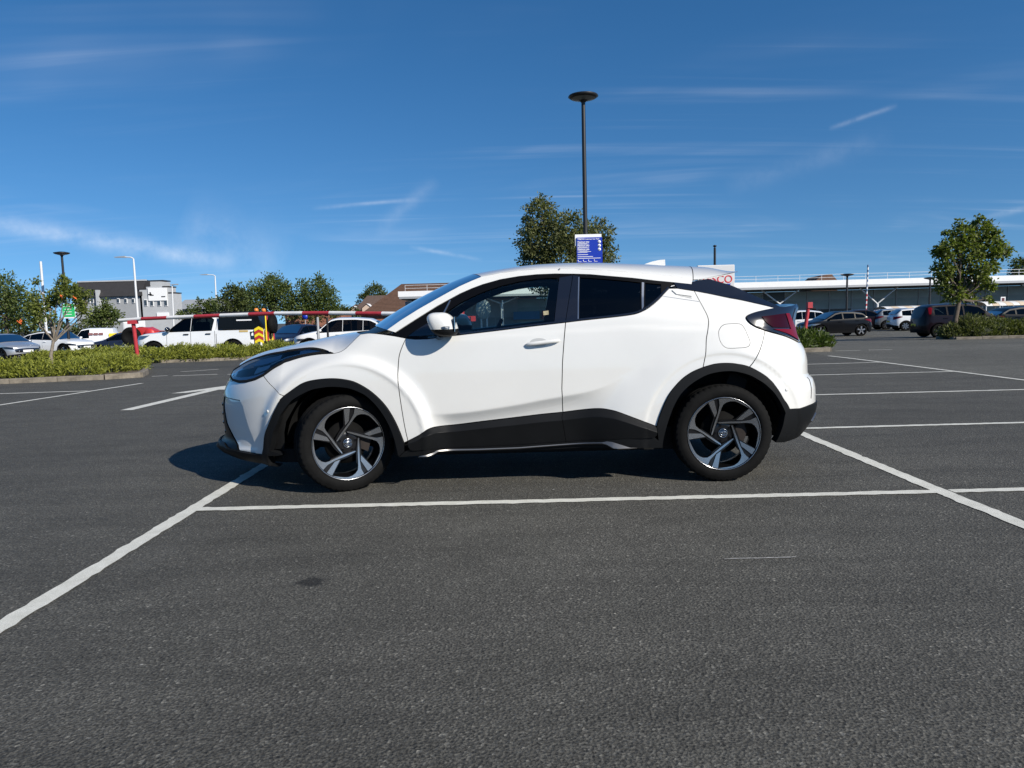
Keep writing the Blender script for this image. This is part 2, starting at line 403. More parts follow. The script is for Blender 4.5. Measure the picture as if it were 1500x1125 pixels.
NOSE_X = [-2.255,-2.365,-2.48,-2.51,-2.455,-2.435,-2.445,-2.445,-2.425,-2.39,-2.355,-2.29,-2.17,-2.01,-1.8]
TAIL_Z = [.10,.22,.30,.42,.50,.60,.68,.72,.80,.88,.97,1.06,1.15,1.21,1.25,1.30,1.40,1.52]
TAIL_X = [1.82,1.95,2.06,2.145,2.165,2.165,2.145,2.105,2.105,2.09,2.04,2.01,2.03,2.06,2.00,1.86,1.69,1.50]
XF0, XR0, SF, SL = -1.76, 1.42, .94, 1.15
def body_P(s, z):
    s, z = np.broadcast_arrays(np.asarray(s, float), np.asarray(z, float))
    xf = np.where(s < XF0, 0, s); xf = np.clip(s, XF0, XR0)
    tF = np.clip((XF0-s)/SF, 0, 1)*np.pi/2; tR = np.clip((s-XR0)/SL, 0, 1)*np.pi/2
    x0F = _sm(z, NOSE_Z, NOSE_X); x0R = _sm(z, TAIL_Z, TAIL_X)
    # x along the wrap
    xw = xf + (x0F-XF0)*np.sin(tF)**1.32 + (x0R-XR0)*np.sin(tR)**.80
    wq = body_w(np.clip(xw, -2.3, 2.1), z)
    y = wq*np.cos(tF)**.92*np.cos(tR)**.62
    return np.stack([xw, -y, z], -1)
def body_N(s, z, e=.002):
    a = body_P(s+e, z)-body_P(s-e, z); b = body_P(s, z+e)-body_P(s, z-e)
    n = np.cross(a, b)
    return n/np.maximum(np.linalg.norm(n, axis=-1, keepdims=True), 1e-9)
TR = {
 'lamp_low': [(-1.9698,0.8178),(-1.8753,0.8736),(-1.7265,0.9177),(-1.6273,0.9444),(-1.5091,0.9618),(-1.3893,0.9672)],
 'lamp_front': [(-1.9698,0.8178),(-2.04,0.7883),(-2.1279,0.7693),(-2.2135,0.7623),(-2.33,0.768),(-2.42,0.79),(-2.43,0.84),(-2.36,0.865)],
 'lamp_up': [(-1.3893,0.9672),(-1.4751,0.9936),(-1.5595,1.0059),(-1.6458,1.0025),(-1.7521,0.9914),(-2.0633,0.9663),(-2.211,0.935),(-2.2936,0.9062),(-2.3344,0.8828)],
 'shut': [(-1.3808,0.969),(-1.3413,0.9786),(-1.3036,1.0012),(-1.2435,1.0608),(-1.2068,1.0955)],
 'cowl': [(-1.2068,1.0955),(-1.1313,1.1012),(-0.9797,1.0816),(-0.8746,1.0604)],
 'bump_fend': [(-1.9698,0.8178),(-1.8519,0.7395),(-1.7274,0.6852)],
 'archF_o_f': [(-1.7274,0.6852),(-1.8013,0.6162),(-1.8552,0.5475),(-1.8978,0.4697),(-1.9311,0.3869),(-1.9452,0.2733)],
 'archF_o_r': [(-1.7274,0.6852),(-1.6161,0.7585),(-1.5609,0.7808),(-1.4843,0.7932),(-1.4034,0.7978),(-1.342,0.7944),(-1.2761,0.7834),(-1.2317,0.7696),(-1.1693,0.7359),(-1.1142,0.6958),(-1.0642,0.6482),(-1.0205,0.5949),(-0.9882,0.5417),(-0.9595,0.4832),(-0.9322,0.4134),(-0.9074,0.3373)],
 'archF_i': [(-1.922,0.1911),(-1.8901,0.2986),(-1.8496,0.4229),(-1.7593,0.5476),(-1.7124,0.6088),(-1.6668,0.6554),(-1.598,0.6942),(-1.53,0.7234),(-1.4629,0.736),(-1.3963,0.741),(-1.3301,0.7375),(-1.2662,0.7265),(-1.2085,0.7038),(-1.159,0.6766),(-1.1076,0.6279),(-1.065,0.5745),(-1.0275,0.5116),(-0.9948,0.4389),(-0.9726,0.366),(-0.9511,0.2428)],
 'doorF_gap': [(-0.8746,1.0604),(-0.9025,1.0023),(-0.923,0.9462),(-0.9306,0.8991),(-0.9353,0.829),(-0.9322,0.776),(-0.9265,0.6946),(-0.9152,0.5867),(-0.8975,0.4463),(-0.8806,0.3493)],
 'belt': [(-0.8746,1.0604),(-0.8113,1.0518),(-0.7225,1.0519),(-0.5975,1.0651),(-0.5025,1.0735),(-0.2557,1.0954),(-0.0278,1.1177),(0.2359,1.141)],
 'belt_r': [(0.2359,1.141),(0.3524,1.1521),(0.5127,1.1649),(0.6286,1.1747),(0.704,1.1836),(0.7396,1.1916),(0.7694,1.2023),(0.805,1.2185),(0.8365,1.2373),(0.8741,1.2638),(0.9109,1.2934),(0.9458,1.3266),(0.9842,1.3613)],
 'b_gap': [(0.2359,1.141),(0.2228,1.0346),(0.2113,0.9172),(0.2068,0.8701),(0.1981,0.6806),(0.2054,0.5134)],
 'clad_top_f': [(-0.8806,0.3493),(-0.8052,0.3863),(-0.7705,0.4078),(-0.7395,0.4266),(-0.6988,0.4359),(-0.5547,0.4446),(-0.3617,0.464),(-0.1051,0.4875),(0.0394,0.5014),(0.2054,0.5134)],
 'clad_top_r': [(0.2054,0.5134),(0.3132,0.5253),(0.4076,0.5344),(0.4587,0.5361),(0.4955,0.5335),(0.5322,0.5266),(0.5732,0.5164),(0.6646,0.4816),(0.8462,0.4081)],
 'clad_bot_f': [(-0.8806,0.3493),(-0.8752,0.3151),(-0.8643,0.2939),(-0.8481,0.2852),(-0.7572,0.2873),(-0.5943,0.2786),(-0.3521,0.2839),(-0.1098,0.2875),(0.0356,0.2951),(0.2242,0.3016)],
 'b_gap_low': [(0.2054,0.5134),(0.1965,0.482),(0.211,0.3898),(0.2242,0.3016)],
 'clad_bot_r': [(0.2242,0.3016),(0.4779,0.316),(0.6488,0.3289),(0.7906,0.3304),(0.8283,0.3368),(0.8448,0.3534),(0.8462,0.4081)],
 'archR_o_f': [(0.8462,0.4081),(0.8665,0.4773),(0.8955,0.5501),(0.9344,0.627),(0.9826,0.6893),(1.0354,0.7397),(1.1006,0.7803),(1.1732,0.8089)],
 'archR_o_m': [(1.1732,0.8089),(1.2539,0.8288),(1.3361,0.8327),(1.4145,0.8235),(1.4661,0.8025)],
 'archR_o_r': [(1.4661,0.8025),(1.5316,0.7601),(1.5843,0.7179),(1.6145,0.6689),(1.6451,0.6198),(1.6748,0.571),(1.7065,0.5327),(1.7284,0.4953)],
 'archR_i': [(0.8859,0.2598),(0.8899,0.3087),(0.906,0.3808),(0.9322,0.4662),(0.9683,0.5555),(1.014,0.6299),(1.0713,0.6849),(1.1332,0.7257),(1.2021,0.7576),(1.2755,0.7735),(1.3417,0.7774),(1.4031,0.7715),(1.4409,0.7562),(1.4797,0.734),(1.5262,0.6991),(1.5643,0.6595),(1.5988,0.6199),(1.6333,0.5705),(1.6602,0.5261),(1.6915,0.4666)],
 'doorR_gap': [(1.1641,1.3394),(1.1904,1.267),(1.2203,1.183),(1.2302,1.1495),(1.2316,1.1164),(1.2219,1.0648),(1.2056,1.001),(1.1932,0.8974),(1.1732,0.8089)],
 'cstrip_low': [(0.9842,1.3613),(1.0432,1.3604),(1.1446,1.3418),(1.1641,1.3394)],
 'blk_low': [(1.1641,1.3394),(1.2891,1.312),(1.4676,1.2683),(1.5919,1.2359),(1.7308,1.202)],
 'blk_up': [(1.1504,1.3865),(1.1607,1.401),(1.1835,1.4114),(1.214,1.4157),(1.293,1.4179),(1.3859,1.3886),(1.5262,1.3443),(1.6509,1.2981),(1.7097,1.2531),(1.7892,1.2089)],
 'lampR_l': [(1.7308,1.202),(1.5673,1.1797),(1.4969,1.1595),(1.4759,1.1411),(1.4917,1.109),(1.5213,1.0855),(1.5571,1.0662),(1.6178,1.0477)],
 'lampR_b': [(1.6178,1.0477),(1.6799,1.0334),(1.8374,1.0018),(2.06,0.95)],
 'lampR_r': [(2.06,0.95),(2.075,1.03),(2.06,1.1),(2.13,1.225)],
 'lampR_t': [(2.13,1.225),(1.9294,1.2088),(1.7308,1.202)],
 'bumpR_line': [(1.6178,1.0477),(1.605,1.0211),(1.5734,0.9654),(1.5198,0.8827),(1.4913,0.8366),(1.4661,0.8025)],
 'bumpR_bot': [(1.7284,0.4953),(1.8391,0.4928),(1.9616,0.5041),(2.12,0.51),(2.57,0.5)],
 'window_f': [(-0.8064,1.0681),(-0.7462,1.1393),(-0.6615,1.194),(-0.5569,1.2657),(-0.504,1.2982),(-0.4215,1.3373),(-0.3401,1.3718),(-0.2114,1.4125),(-0.0791,1.4409),(0.0517,1.457),(0.1459,1.4613),(0.1943,1.457),(0.2069,1.4378),(0.1532,1.1446),(-0.0274,1.129),(-0.2554,1.1067),(-0.5023,1.0848),(-0.6591,1.0714),(-0.7541,1.0644)],
 'window_r': [(0.3597,1.4583),(0.5368,1.442),(0.697,1.4229),(0.786,1.4098),(0.7634,1.2115),(0.731,1.2004),(0.6632,1.1898),(0.5135,1.1762),(0.334,1.162)],
 'window_q': [(0.8199,1.4065),(0.9323,1.394),(0.9238,1.3183),(0.8545,1.2619),(0.799,1.2272)],
 'rail_low': [(-0.9517,1.102),(-0.8215,1.1825),(-0.6637,1.2782),(-0.5042,1.3616),(-0.4213,1.3961),(-0.3395,1.4249),(-0.2104,1.458),(-0.0779,1.4771),(0.0529,1.4868),(0.1814,1.4882),(0.3127,1.4834),(0.4339,1.476),(0.5385,1.4632),(0.7314,1.4418),(0.8971,1.418),(1.0221,1.4032),(1.1504,1.3865)],
 'rail_up': [(-1.0117,1.1199),(-0.9193,1.184),(-0.7943,1.2599),(-0.6648,1.3318),(-0.5043,1.4157),(-0.421,1.4515),(-0.3472,1.4803),(-0.2095,1.5044),(-0.0767,1.5181),(0.0545,1.5243),(0.1832,1.5241),(0.315,1.5203),(0.5416,1.5029),(0.7351,1.4819),(0.9016,1.4609),(1.043,1.4428),(1.1632,1.4208)],
 'dlo_top': [(-0.8746,1.0604),(-0.9125,1.0941)],
 'fuel': [(1.3445,1.0978),(1.3927,1.1018),(1.4341,1.099),(1.4496,1.0866),(1.4613,1.0628),(1.4736,1.0201),(1.4838,0.9743),(1.478,0.9544),(1.4637,0.9408),(1.4212,0.9352),(1.3524,0.9352),(1.3293,0.9438),(1.3117,0.961),(1.2978,0.9926),(1.2936,1.0255),(1.296,1.0512),(1.3083,1.0734),(1.3245,1.0889)],
 'red_dark': [(1.5872,1.1397),(1.6935,1.147),(1.8351,1.158),(1.872,1.1102),(1.9178,1.0564),(1.7866,1.0593),(1.6876,1.063),(1.6281,1.0961)],
 'red_lit': [(1.8481,1.1587),(1.9031,1.1604),(1.9621,1.1184),(2.062,1.0581),(2.03,0.965),(1.849,1.0194),(1.6925,1.052),(1.7842,1.0517),(1.9345,1.0483),(1.8896,1.1099)],
 'fin': [(2,2)],
 'bump_low': [(-1.9452,0.2733),(-2.0189,0.2618),(-2.1944,0.248)],
 'chrome': [(-0.812,0.2495),(-0.7105,0.2829),(-0.678,0.2825),(-0.4007,0.2801),(-0.1099,0.283),(0.4779,0.3077),(0.51,0.3144),(0.5422,0.3117),(0.6628,0.2769),(0.7096,0.2734),(0.5606,0.2689),(0.5099,0.2916),(0.4778,0.2979),(-0.1102,0.2734),(-0.4011,0.269),(-0.6649,0.2697),(-0.7055,0.2713),(-0.7782,0.2494)],
 'sill_bot': [(-0.9513,0.2392),(-0.8121,0.248),(-0.1108,0.2446),(0.0348,0.2483),(0.4777,0.2635),(0.8859,0.2598)],
 'rhandle': [(1.002,1.3457),(1.1316,1.3304),(1.1385,1.2985),(1.0312,1.3157)],
 'panel_line': [(0.9324,1.3084),(1.072,1.2831),(1.1862,1.2632)],
 'silver': [(2.1099,0.3804),(2.19,0.43)],
 'crease': [(-1.0386,0.8537),(-0.9334,0.7471),(-0.7972,0.6282),(-0.7369,0.567),(-0.6946,0.5329),(-0.6522,0.5254),(-0.5487,0.529),(-0.1033,0.58),(0.0399,0.6035),(0.1971,0.628),(0.3576,0.6524),(0.5162,0.6974),(0.6117,0.7458),(0.739,0.8055),(0.8217,0.854),(0.9786,0.9503),(1.1706,1.0333)],
 'fin_r': [(-2.163,0.6392),(-2.1283,0.5972),(-2.0936,0.4783),(-2.0189,0.2618)],
 'sensor_f': [(-1.8998,0.5759)],
 'sensor_r': [(1.7099,0.6328)],
 'handle': [(-0.0454,0.9945),(0.1915,1.0166)],
}
# ================================================================ the lay of the land
def _S(t): t = np.clip(t, 0, 1); return t*t*(3-2*t)
def zg(Y): return -.42*_S((np.asarray(Y, float)-16)/26)            # the car park falls away gently behind the bays
def at(px, py, Y):
    """the world point seen at photo pixel (px, py) at distance Y"""
    d = _fw + _rt*((px-750)/1050.0) - _up*((py-562.5)/1050.0); t = Y/d.y
    return Vector((d.x*t, Y, 1.19+d.z*t))
def gnd(px, Y):
    p = at(px, 464, Y); return Vector((p.x, Y, float(zg(Y))))
rng = np.random.default_rng(11)

# asphalt
def asphalt_mat(name='asphalt', gain=1.0):
    t = NT(name); ob = t.obj()
    big = t.noise(.22, 4, .6, ob); mid = t.noise(2.3, 5, .6, ob); fine = t.noise(105, 4, .75, ob); fine2 = t.noise(420, 2, .6, ob)
    vor = t.n('ShaderNodeTexVoronoi', {'Scale': 92.0, 'Randomness': 1.0}, feature='F1'); t.l(ob, vor.inputs['Vector'])
    stone = t.ramp(vor.outputs['Color'], [(0, .45), (.5, .92), (.84, 1.35), (1, 3.2)])
    base = t.ramp(big, [(.3, (.064, .0615, .0535)), (.7, (.086, .083, .0725))])
    base = t.mix(1.0, base, t.ramp(mid, [(.25, .88), (.75, 1.12)]), 'MULTIPLY')
    base = t.mix(1.0, base, t.ramp(fine, [(.34, .16), (.48, .90), (.68, 2.0)]), 'MULTIPLY')
    base = t.mix(.75, base, stone, 'MULTIPLY')
    # pale scuffed patches and dark drips
    sc = t.noise(.9, 8, .72, ob, .6); base = t.mix(t.ramp(sc, [(.60, 0.0), (.78, .35)]), base, (.10, .10, .097))
    hgt = t.math('ADD', t.math('MULTIPLY', fine, .6), t.math('MULTIPLY', vor.outputs['Distance'], 1.2))
    # an oil drip in the empty bay
    sp = t.n('ShaderNodeSeparateXYZ'); t.l(ob, sp.inputs[0])
    wob = t.noise(14, 4, .7, ob)
    dx = t.math('DIVIDE', t.math('SUBTRACT', sp.outputs[0], -.945), .085); dy = t.math('DIVIDE', t.math('SUBTRACT', sp.outputs[1], 3.20), .07)
    dd = t.math('ADD', t.math('SQRT', t.math('ADD', t.math('MULTIPLY', dx, dx), t.math('MULTIPLY', dy, dy))), t.math('MULTIPLY', t.math('SUBTRACT', wob, .5), 1.8))
    base = t.mix(t.ramp(dd, [(.55, .80), (1.15, 0.0)]), base, (.012, .012, .012))
    if gain != 1.0: base = t.mix(1.0, base, (gain, gain*1.01, gain), 'MULTIPLY')
    # scattered old drips, tyre scuffs and pale chippings
    v2 = t.n('ShaderNodeTexVoronoi', {'Scale': .55, 'Randomness': 1.0}, feature='F1'); wv = t.n('ShaderNodeVectorMath', operation='ADD'); t.l(ob, wv.inputs[0]); wv2 = t.n('ShaderNodeVectorMath', operation='SCALE'); wn_ = t.n('ShaderNodeTexNoise', {'Scale': 9.0, 'Detail': 4.0}); t.l(ob, wn_.inputs['Vector']); t.l(wn_.outputs['Color'], wv2.inputs[0]); wv2.inputs['Scale'].default_value = .16; t.l(wv2.outputs[0], wv.inputs[1]); t.l(wv.outputs[0], v2.inputs['Vector'])
    sel = t.ramp(v2.outputs['Color'], [(.55, 0.0), (.62, 1.0)])
    drip = t.math('MULTIPLY', t.ramp(v2.outputs['Distance'], [(.03, .34), (.10, 0.0)]), sel)
    base = t.mix(drip, base, (.02, .02, .02))
    mpt = t.n('ShaderNodeMapping'); mpt.inputs['Scale'].default_value = (.35, 2.4, 1); mpt.inputs['Rotation'].default_value = (0, 0, R(7)); t.l(ob, mpt.inputs[0])
    base = t.mix(1.0, base, t.ramp(t.noise(1.6, 5, .6, mpt.outputs[0], .8), [(.30, .80), (.55, 1.0), (.75, 1.10)]), 'MULTIPLY')
    v3 = t.n('ShaderNodeTexVoronoi', {'Scale': 3.2, 'Randomness': 1.0}, feature='F1'); t.l(ob, v3.inputs['Vector'])
    chip = t.math('MULTIPLY', t.ramp(v3.outputs['Distance'], [(.020, 1.0), (.032, 0.0)]), t.ramp(v3.outputs['Color'], [(.50, 0.0), (.56, .8)]))
    base = t.mix(chip, base, (.40, .39, .36))
    # older surface and dark strips towards the store
    far = t.ramp(t.math('ADD', sp.outputs[1], t.math('MULTIPLY', mid, .8)), [(0.0, 0.0), (1.0, 1.0)])
    nb = t.bump(hgt, .6, .005)
    return t.done(t.bsdf(color=base, rough=.82, spec=.28, normal=nb))
gx = np.array([-420, -250, -150, -90, -60, -40, -28, -20, -14, -9, -5, 0, 5, 9, 14, 20, 28, 40, 60, 90, 150, 250, 420.])
gy = np.array([-60, -20, -5, 5, 12, 16, 18, 20, 22, 24, 26, 28, 30, 32, 34, 36, 38, 40, 42, 50, 80, 160, 400, 1500.])
gv = [(x, y, float(zg(y))) for y in gy for x in gx]; nx = len(gx)
gf = [(j*nx+i, j*nx+i+1, (j+1)*nx+i+1, (j+1)*nx+i) for j in range(len(gy)-1) for i in range(nx-1)]
tag(mesh_obj('ground', gv, gf, asphalt_mat(), smooth=True), kind='structure')

# the older, paler surface of the aisle on the right
ay = [-6, 2, 6, 10, 14, 17, 18.6, 20, 22, 24, 26, 28, 30, 32, 34, 36, 38, 40, 42, 60, 86]; ax0 = [8.05]*6+[8.05]+[8.3, 9.3, 10.4, 10.9, 11.3, 11.6]+[11.8]*8
av = []
for y_, xa in zip(ay, ax0): av += [(xa, y_, float(zg(y_))+.002), (40, y_, float(zg(y_))+.002), (120, y_, float(zg(y_))+.002)]
tag(mesh_obj('aisle', av, [(3*i+k, 3*i+k+1, 3*i+k+4, 3*i+k+3) for i in range(len(ay)-1) for k in range(2)], asphalt_mat('worn_asphalt', 1.35), smooth=True), kind='structure')
# paint
def paint_mat(name='line_paint', wear=.5):
    t = NT(name); ob = t.obj()
    f = t.noise(130, 4, .75, ob); b = t.noise(7, 5, .7, ob)
    c = t.ramp(t.noise(9, 5, .65, ob), [(.3, (.58, .57, .50)), (.7, (.74, .73, .66))])
    c = t.mix(1.0, c, t.ramp(t.noise(230, 3, .6, ob), [(.3, .62), (.7, 1.12)]), 'MULTIPLY')
    worn = t.math('ADD', t.math('MULTIPLY', f, .62), t.math('MULTIPLY', b, .38))
    c = t.mix(t.ramp(worn, [(.595, 0.0), (.66, wear)]), c, (.06, .06, .058))
    return t.done(t.bsdf(color=c, rough=.7, normal=t.bump(f, .5, .004)))
PAINT = paint_mat(); PAINT2 = paint_mat('worn_line_paint', .95)
def strip(name, pts, w, mat=PAINT, z=.004, ragged=.004, step=.05):
    """a painted line with slightly ragged edges that follows the ground"""
    pts = [np.array(p, float) for p in pts]; vs = []
    for a, b in zip(pts[:-1], pts[1:]):
        d = b-a; L_ = np.hypot(*d); d /= L_; n_ = np.array([-d[1], d[0]]); k = max(2, int(L_/step))
        for i in range(k+1):
            q = a+d*L_*i/k; j1, j2 = rng.normal(0, ragged, 2)
            for s_, j in ((-1, j1), (1, j2)):
                r = q+n_*s_*(w/2+j); vs.append((r[0], r[1], float(zg(r[1]))+z))
    m_ = len(vs)//2; fs = [(2*i, 2*i+2, 2*i+3, 2*i+1) for i in range(m_-1)]
    o = mesh_obj(name, vs, fs, mat)
    if o.data.polygons[0].normal.z < 0: o.data.flip_normals()
    return tag(o, kind='structure')
LW = .092
strip('bay_line', [(-2.055, -2.0), (-2.10, 5.8), (-2.11, 18.4)], LW)
strip('bay_line', [(2.745, -2.0), (2.735, 4.4), (2.77, 7.2), (2.78, 18.4)], LW+.008, PAINT2)
for i, (y0, y1) in enumerate(((4.545, 4.475), (7.075, 7.10), (9.92, 9.84), (12.90, 12.84), (15.30, 15.44))):
    strip('bay_line', [(-2.065, y0), (2.69, (y0*.5+y1*.5))], LW*.9, z=.0045)
    strip('bay_line', [(2.80, (y0*.5+y1*.5)), (7.95, y1)], LW*.9, z=.0045)
strip('bay_line', [(7.96, 2.0), (7.96, 11.1), (8.03, 18.1)], LW, z=.0052)
strip('bay_line', [(-8.45, 8.0), (-8.16, 11.4), (-7.76, 15.0)], LW)
strip('bay_line', [(-12.5, 13.2), (-8.02, 13.5)], LW, z=.0045)
for a, b in ((-8.55, -8.25), (-8.05, -7.05), (-6.75, -5.95), (-5.6, -4.7), (-4.3, -3.4)):
    strip('dashed_line', [(a, 17.0), (b, 17.15)], .10, PAINT2)
strip('dashed_line', [(-8.6, 18.6), (-7.9, 19.3)], .10, PAINT2)
for a, b in ((9.35, 10.0), (10.3, 10.9)): strip('dashed_line', [(a, 20.65), (b, 20.5)], .10, PAINT2)
strip('dashed_line', [(17.4, 30.2), (18.6, 30.0)], .12, PAINT2)
ar = [(-5.62, 10.2), (-5.44, 10.2), (-5.36, 13.05), (-5.05, 13.0), (-5.42, 14.2), (-6.0, 12.55), (-5.75, 12.6), (-5.56, 13.0)]
tag(mesh_obj('lane_arrow', [(a, b, .004) for a, b in ar], [tuple(range(len(ar)))], PAINT2), kind='structure')
# thin white scratch scraped into the surface
strip('scrape_mark', [(1.0, 3.352), (1.06, 3.357), (1.2, 3.352), (1.345, 3.356)], .006, simple('scrape', (.45, .44, .42), .8), ragged=.0012, step=.012)
# dark strips laid across the far ground
strip_m = simple('ground_dark', (.012, .012, .012), .6)
strip('dark_strip', [(13.6, 34.6), (18.0, 34.2), (24, 33.9)], .22, strip_m, ragged=.03, step=.3)
strip('dark_strip', [(14.2, 23.2), (17.0, 23.0)], .10, strip_m, ragged=.03, step=.3)  # dark colour stands in for the shadow of a tree out of view

# ================================================================ kerbed beds
kerb_m = simple('kerb_concrete', (.17, .147, .115), .9, var=.5, vscale=7, bump=.4, bscale=60)
soil_m = simple('bed_soil', (.085, .065, .042), .95, var=.4, vscale=12, bump=.6, bscale=40)
def kerb_bed(name, poly, label, stone=.9, h=.11, kw=.13, closed=True):
    root = empty(name, (poly[0][0], poly[0][1], 0)); root.location = (0, 0, 0); tag(root, kind='structure')
    pts = [np.array(p, float) for p in poly]; n = len(pts)
    proto = None
    for i in range(n if closed else n-1):
        a, b = pts[i], pts[(i+1) % n]; d = b-a; L_ = np.hypot(*d); k = max(1, round(L_/stone)); ang = math.atan2(d[1], d[0])
        for j in range(k):
            c = a+d*(j+.5)/k; l_ = L_/k-.012; mb = MB(); hh = h+rng.normal(0, .006)
            q = .018
            mb.prism([(-kw/2, -.06), (kw/2, -.06), (kw/2, hh), (-kw/2+q*1.4, hh), (-kw/2, hh-q)], -l_/2, l_/2, 'X')
            o = mb.build('kerb_stone', kerb_m, root); o.location = (c[0], c[1], float(zg(c[1]))); o.rotation_euler = (0, 0, ang+rng.normal(0, .006))
    inner = poly_inset(poly, kw*.4)
    V_, F_ = tri_poly([tuple(p) for p in inner], [], .8, .8)
    mesh_obj('bed_soil', [(x, y, float(zg(y))+h*.75+rng.normal(0, .015)) for x, y in V_], [tuple(int(i) for i in f) for f in F_], soil_m, root)
    return root
bedA = [(-21, 14.3), (-13.0, 15.45), (-9.35, 16.42), (-8.75, 16.85), (-9.2, 18.0), (-11.3, 22.0), (-12.5, 22.6), (-21, 22.6)]
bedB = [(-17.5, 25.1), (-13.3, 25.45), (-11.5, 26.1), (-9.5, 27.4), (-6.5, 29.4), (-7.2, 30.3), (-10.0, 28.7), (-12.0, 27.5), (-13.6, 26.9), (-17.5, 26.6)]
bedC = [(4.6, 20.28), (9.05, 20.38), (9.15, 20.9), (10.6, 24.0), (10.6, 27.2), (4.6, 27.2)]
bedD = [(18.3, 29.5), (24.0, 28.4), (34.0, 28.2), (34.0, 31.2), (18.8, 31.6)]
for p, nm in ((bedA, 'planted_bed'), (bedB, 'planted_bed'), (bedC, 'planted_bed'), (bedD, 'planted_bed')): kerb_bed(nm, p, '')
# ================================================================ foliage
def leaf_mat(name, c0, c1, trans=.35, rough=.55):
    if name in MATS: return MATS[name]
    t = NT(name); at_ = t.n('ShaderNodeAttribute', attribute_name='lv'); c = t.ramp(at_.outputs['Fac'], [(0, c0), (1, c1)])
    d = t.bsdf(color=c, rough=rough, spec=.35); tr = t.n('ShaderNodeBsdfTranslucent'); t.l(t.mix(1.0, c, (1.5, 1.7, .6), 'MULTIPLY'), tr.inputs['Color'])
    mx = t.n('ShaderNodeMixShader', {0: trans}); t.l(d.outputs[0], mx.inputs[1]); t.l(tr.outputs[0], mx.inputs[2]); MATS[name] = t.done(mx); return MATS[name]
def leaves_obj(name, pos, dirs, size, mat, parent, aspect=.55, r_=None):
    """one small bent leaf (2 quads-> 4 tris) per position"""
    r_ = r_ or np.random.default_rng(5); n = len(pos); pos = np.asarray(pos); dirs = np.asarray(dirs); dirs = dirs/np.maximum(np.linalg.norm(dirs, axis=1, keepdims=True), 1e-6)
    q = r_.normal(size=(n, 3)); side = np.cross(dirs, q); side /= np.maximum(np.linalg.norm(side, axis=1, keepdims=True), 1e-6); nn = np.cross(side, dirs)
    s = (np.asarray(size)*np.ones(n)*r_.uniform(.65, 1.25, n))[:, None]
    a = pos-dirs*s*.5; b = pos+side*s*aspect*.5+nn*s*.08; c = pos+dirs*s*.5-nn*s*.06; d = pos-side*s*aspect*.5+nn*s*.08
    V_ = np.stack([a, b, c, d], 1).reshape(-1, 3); me = bpy.data.meshes.new(name)
    me.vertices.add(4*n); me.vertices.foreach_set('co', V_.astype(np.float32).ravel())
    idx = (np.arange(n)[:, None]*4+np.array([0, 1, 2, 0, 2, 3])).ravel().astype(np.int32)
    me.loops.add(6*n); me.loops.foreach_set('vertex_index', idx); me.polygons.add(2*n); me.polygons.foreach_set('loop_start', (np.arange(2*n)*3).astype(np.int32))
    at_ = me.attributes.new('lv', 'FLOAT', 'POINT'); lv = np.repeat(np.clip(r_.normal(.5, .24, n), 0, 1), 4); at_.data.foreach_set('value', lv.astype(np.float32))
    me.update(calc_edges=True); me.validate(); me.materials.append(mat); o = bpy.data.objects.new(name, me); return link(o, parent)
bark = simple('bark', (.10, .078, .058), .9, var=.35, vscale=18, bump=.6, bscale=60)
bark_pale = simple('pale_bark', (.20, .17, .135), .9, var=.3, vscale=18, bump=.5, bscale=60)
def crown_points(blobs, n, r_, shell=.55, clump=.16, per=14):
    """leaf positions gathered in clumps through the volume of overlapping blobs"""
    vol = np.array([b[1][0]*b[1][1]*b[1][2] if isinstance(b[1], (tuple, list)) else b[1]**3 for b in blobs])**.75; pr = vol/vol.sum(); nc = max(1, n//per); pos = []; dr = []
    ci = r_.choice(len(blobs), nc, p=pr)
    for k in ci:
        c, rad = blobs[k]; rad = np.array(rad if isinstance(rad, (tuple, list)) else (rad,)*3, float); d = r_.normal(size=3); d /= np.linalg.norm(d); rr = r_.uniform(shell, 1.04)**.8
        cc = np.array(c)+d*rad*rr; m_ = r_.poisson(per)+2; off = r_.normal(size=(m_, 3))*clump*rad.mean()**.5
        pos.append(cc+off); o2 = off+d*.10+r_.normal(size=(m_, 3))*.12; o2[:, 2] -= .03; dr.append(o2)
    return np.concatenate(pos), np.concatenate(dr)
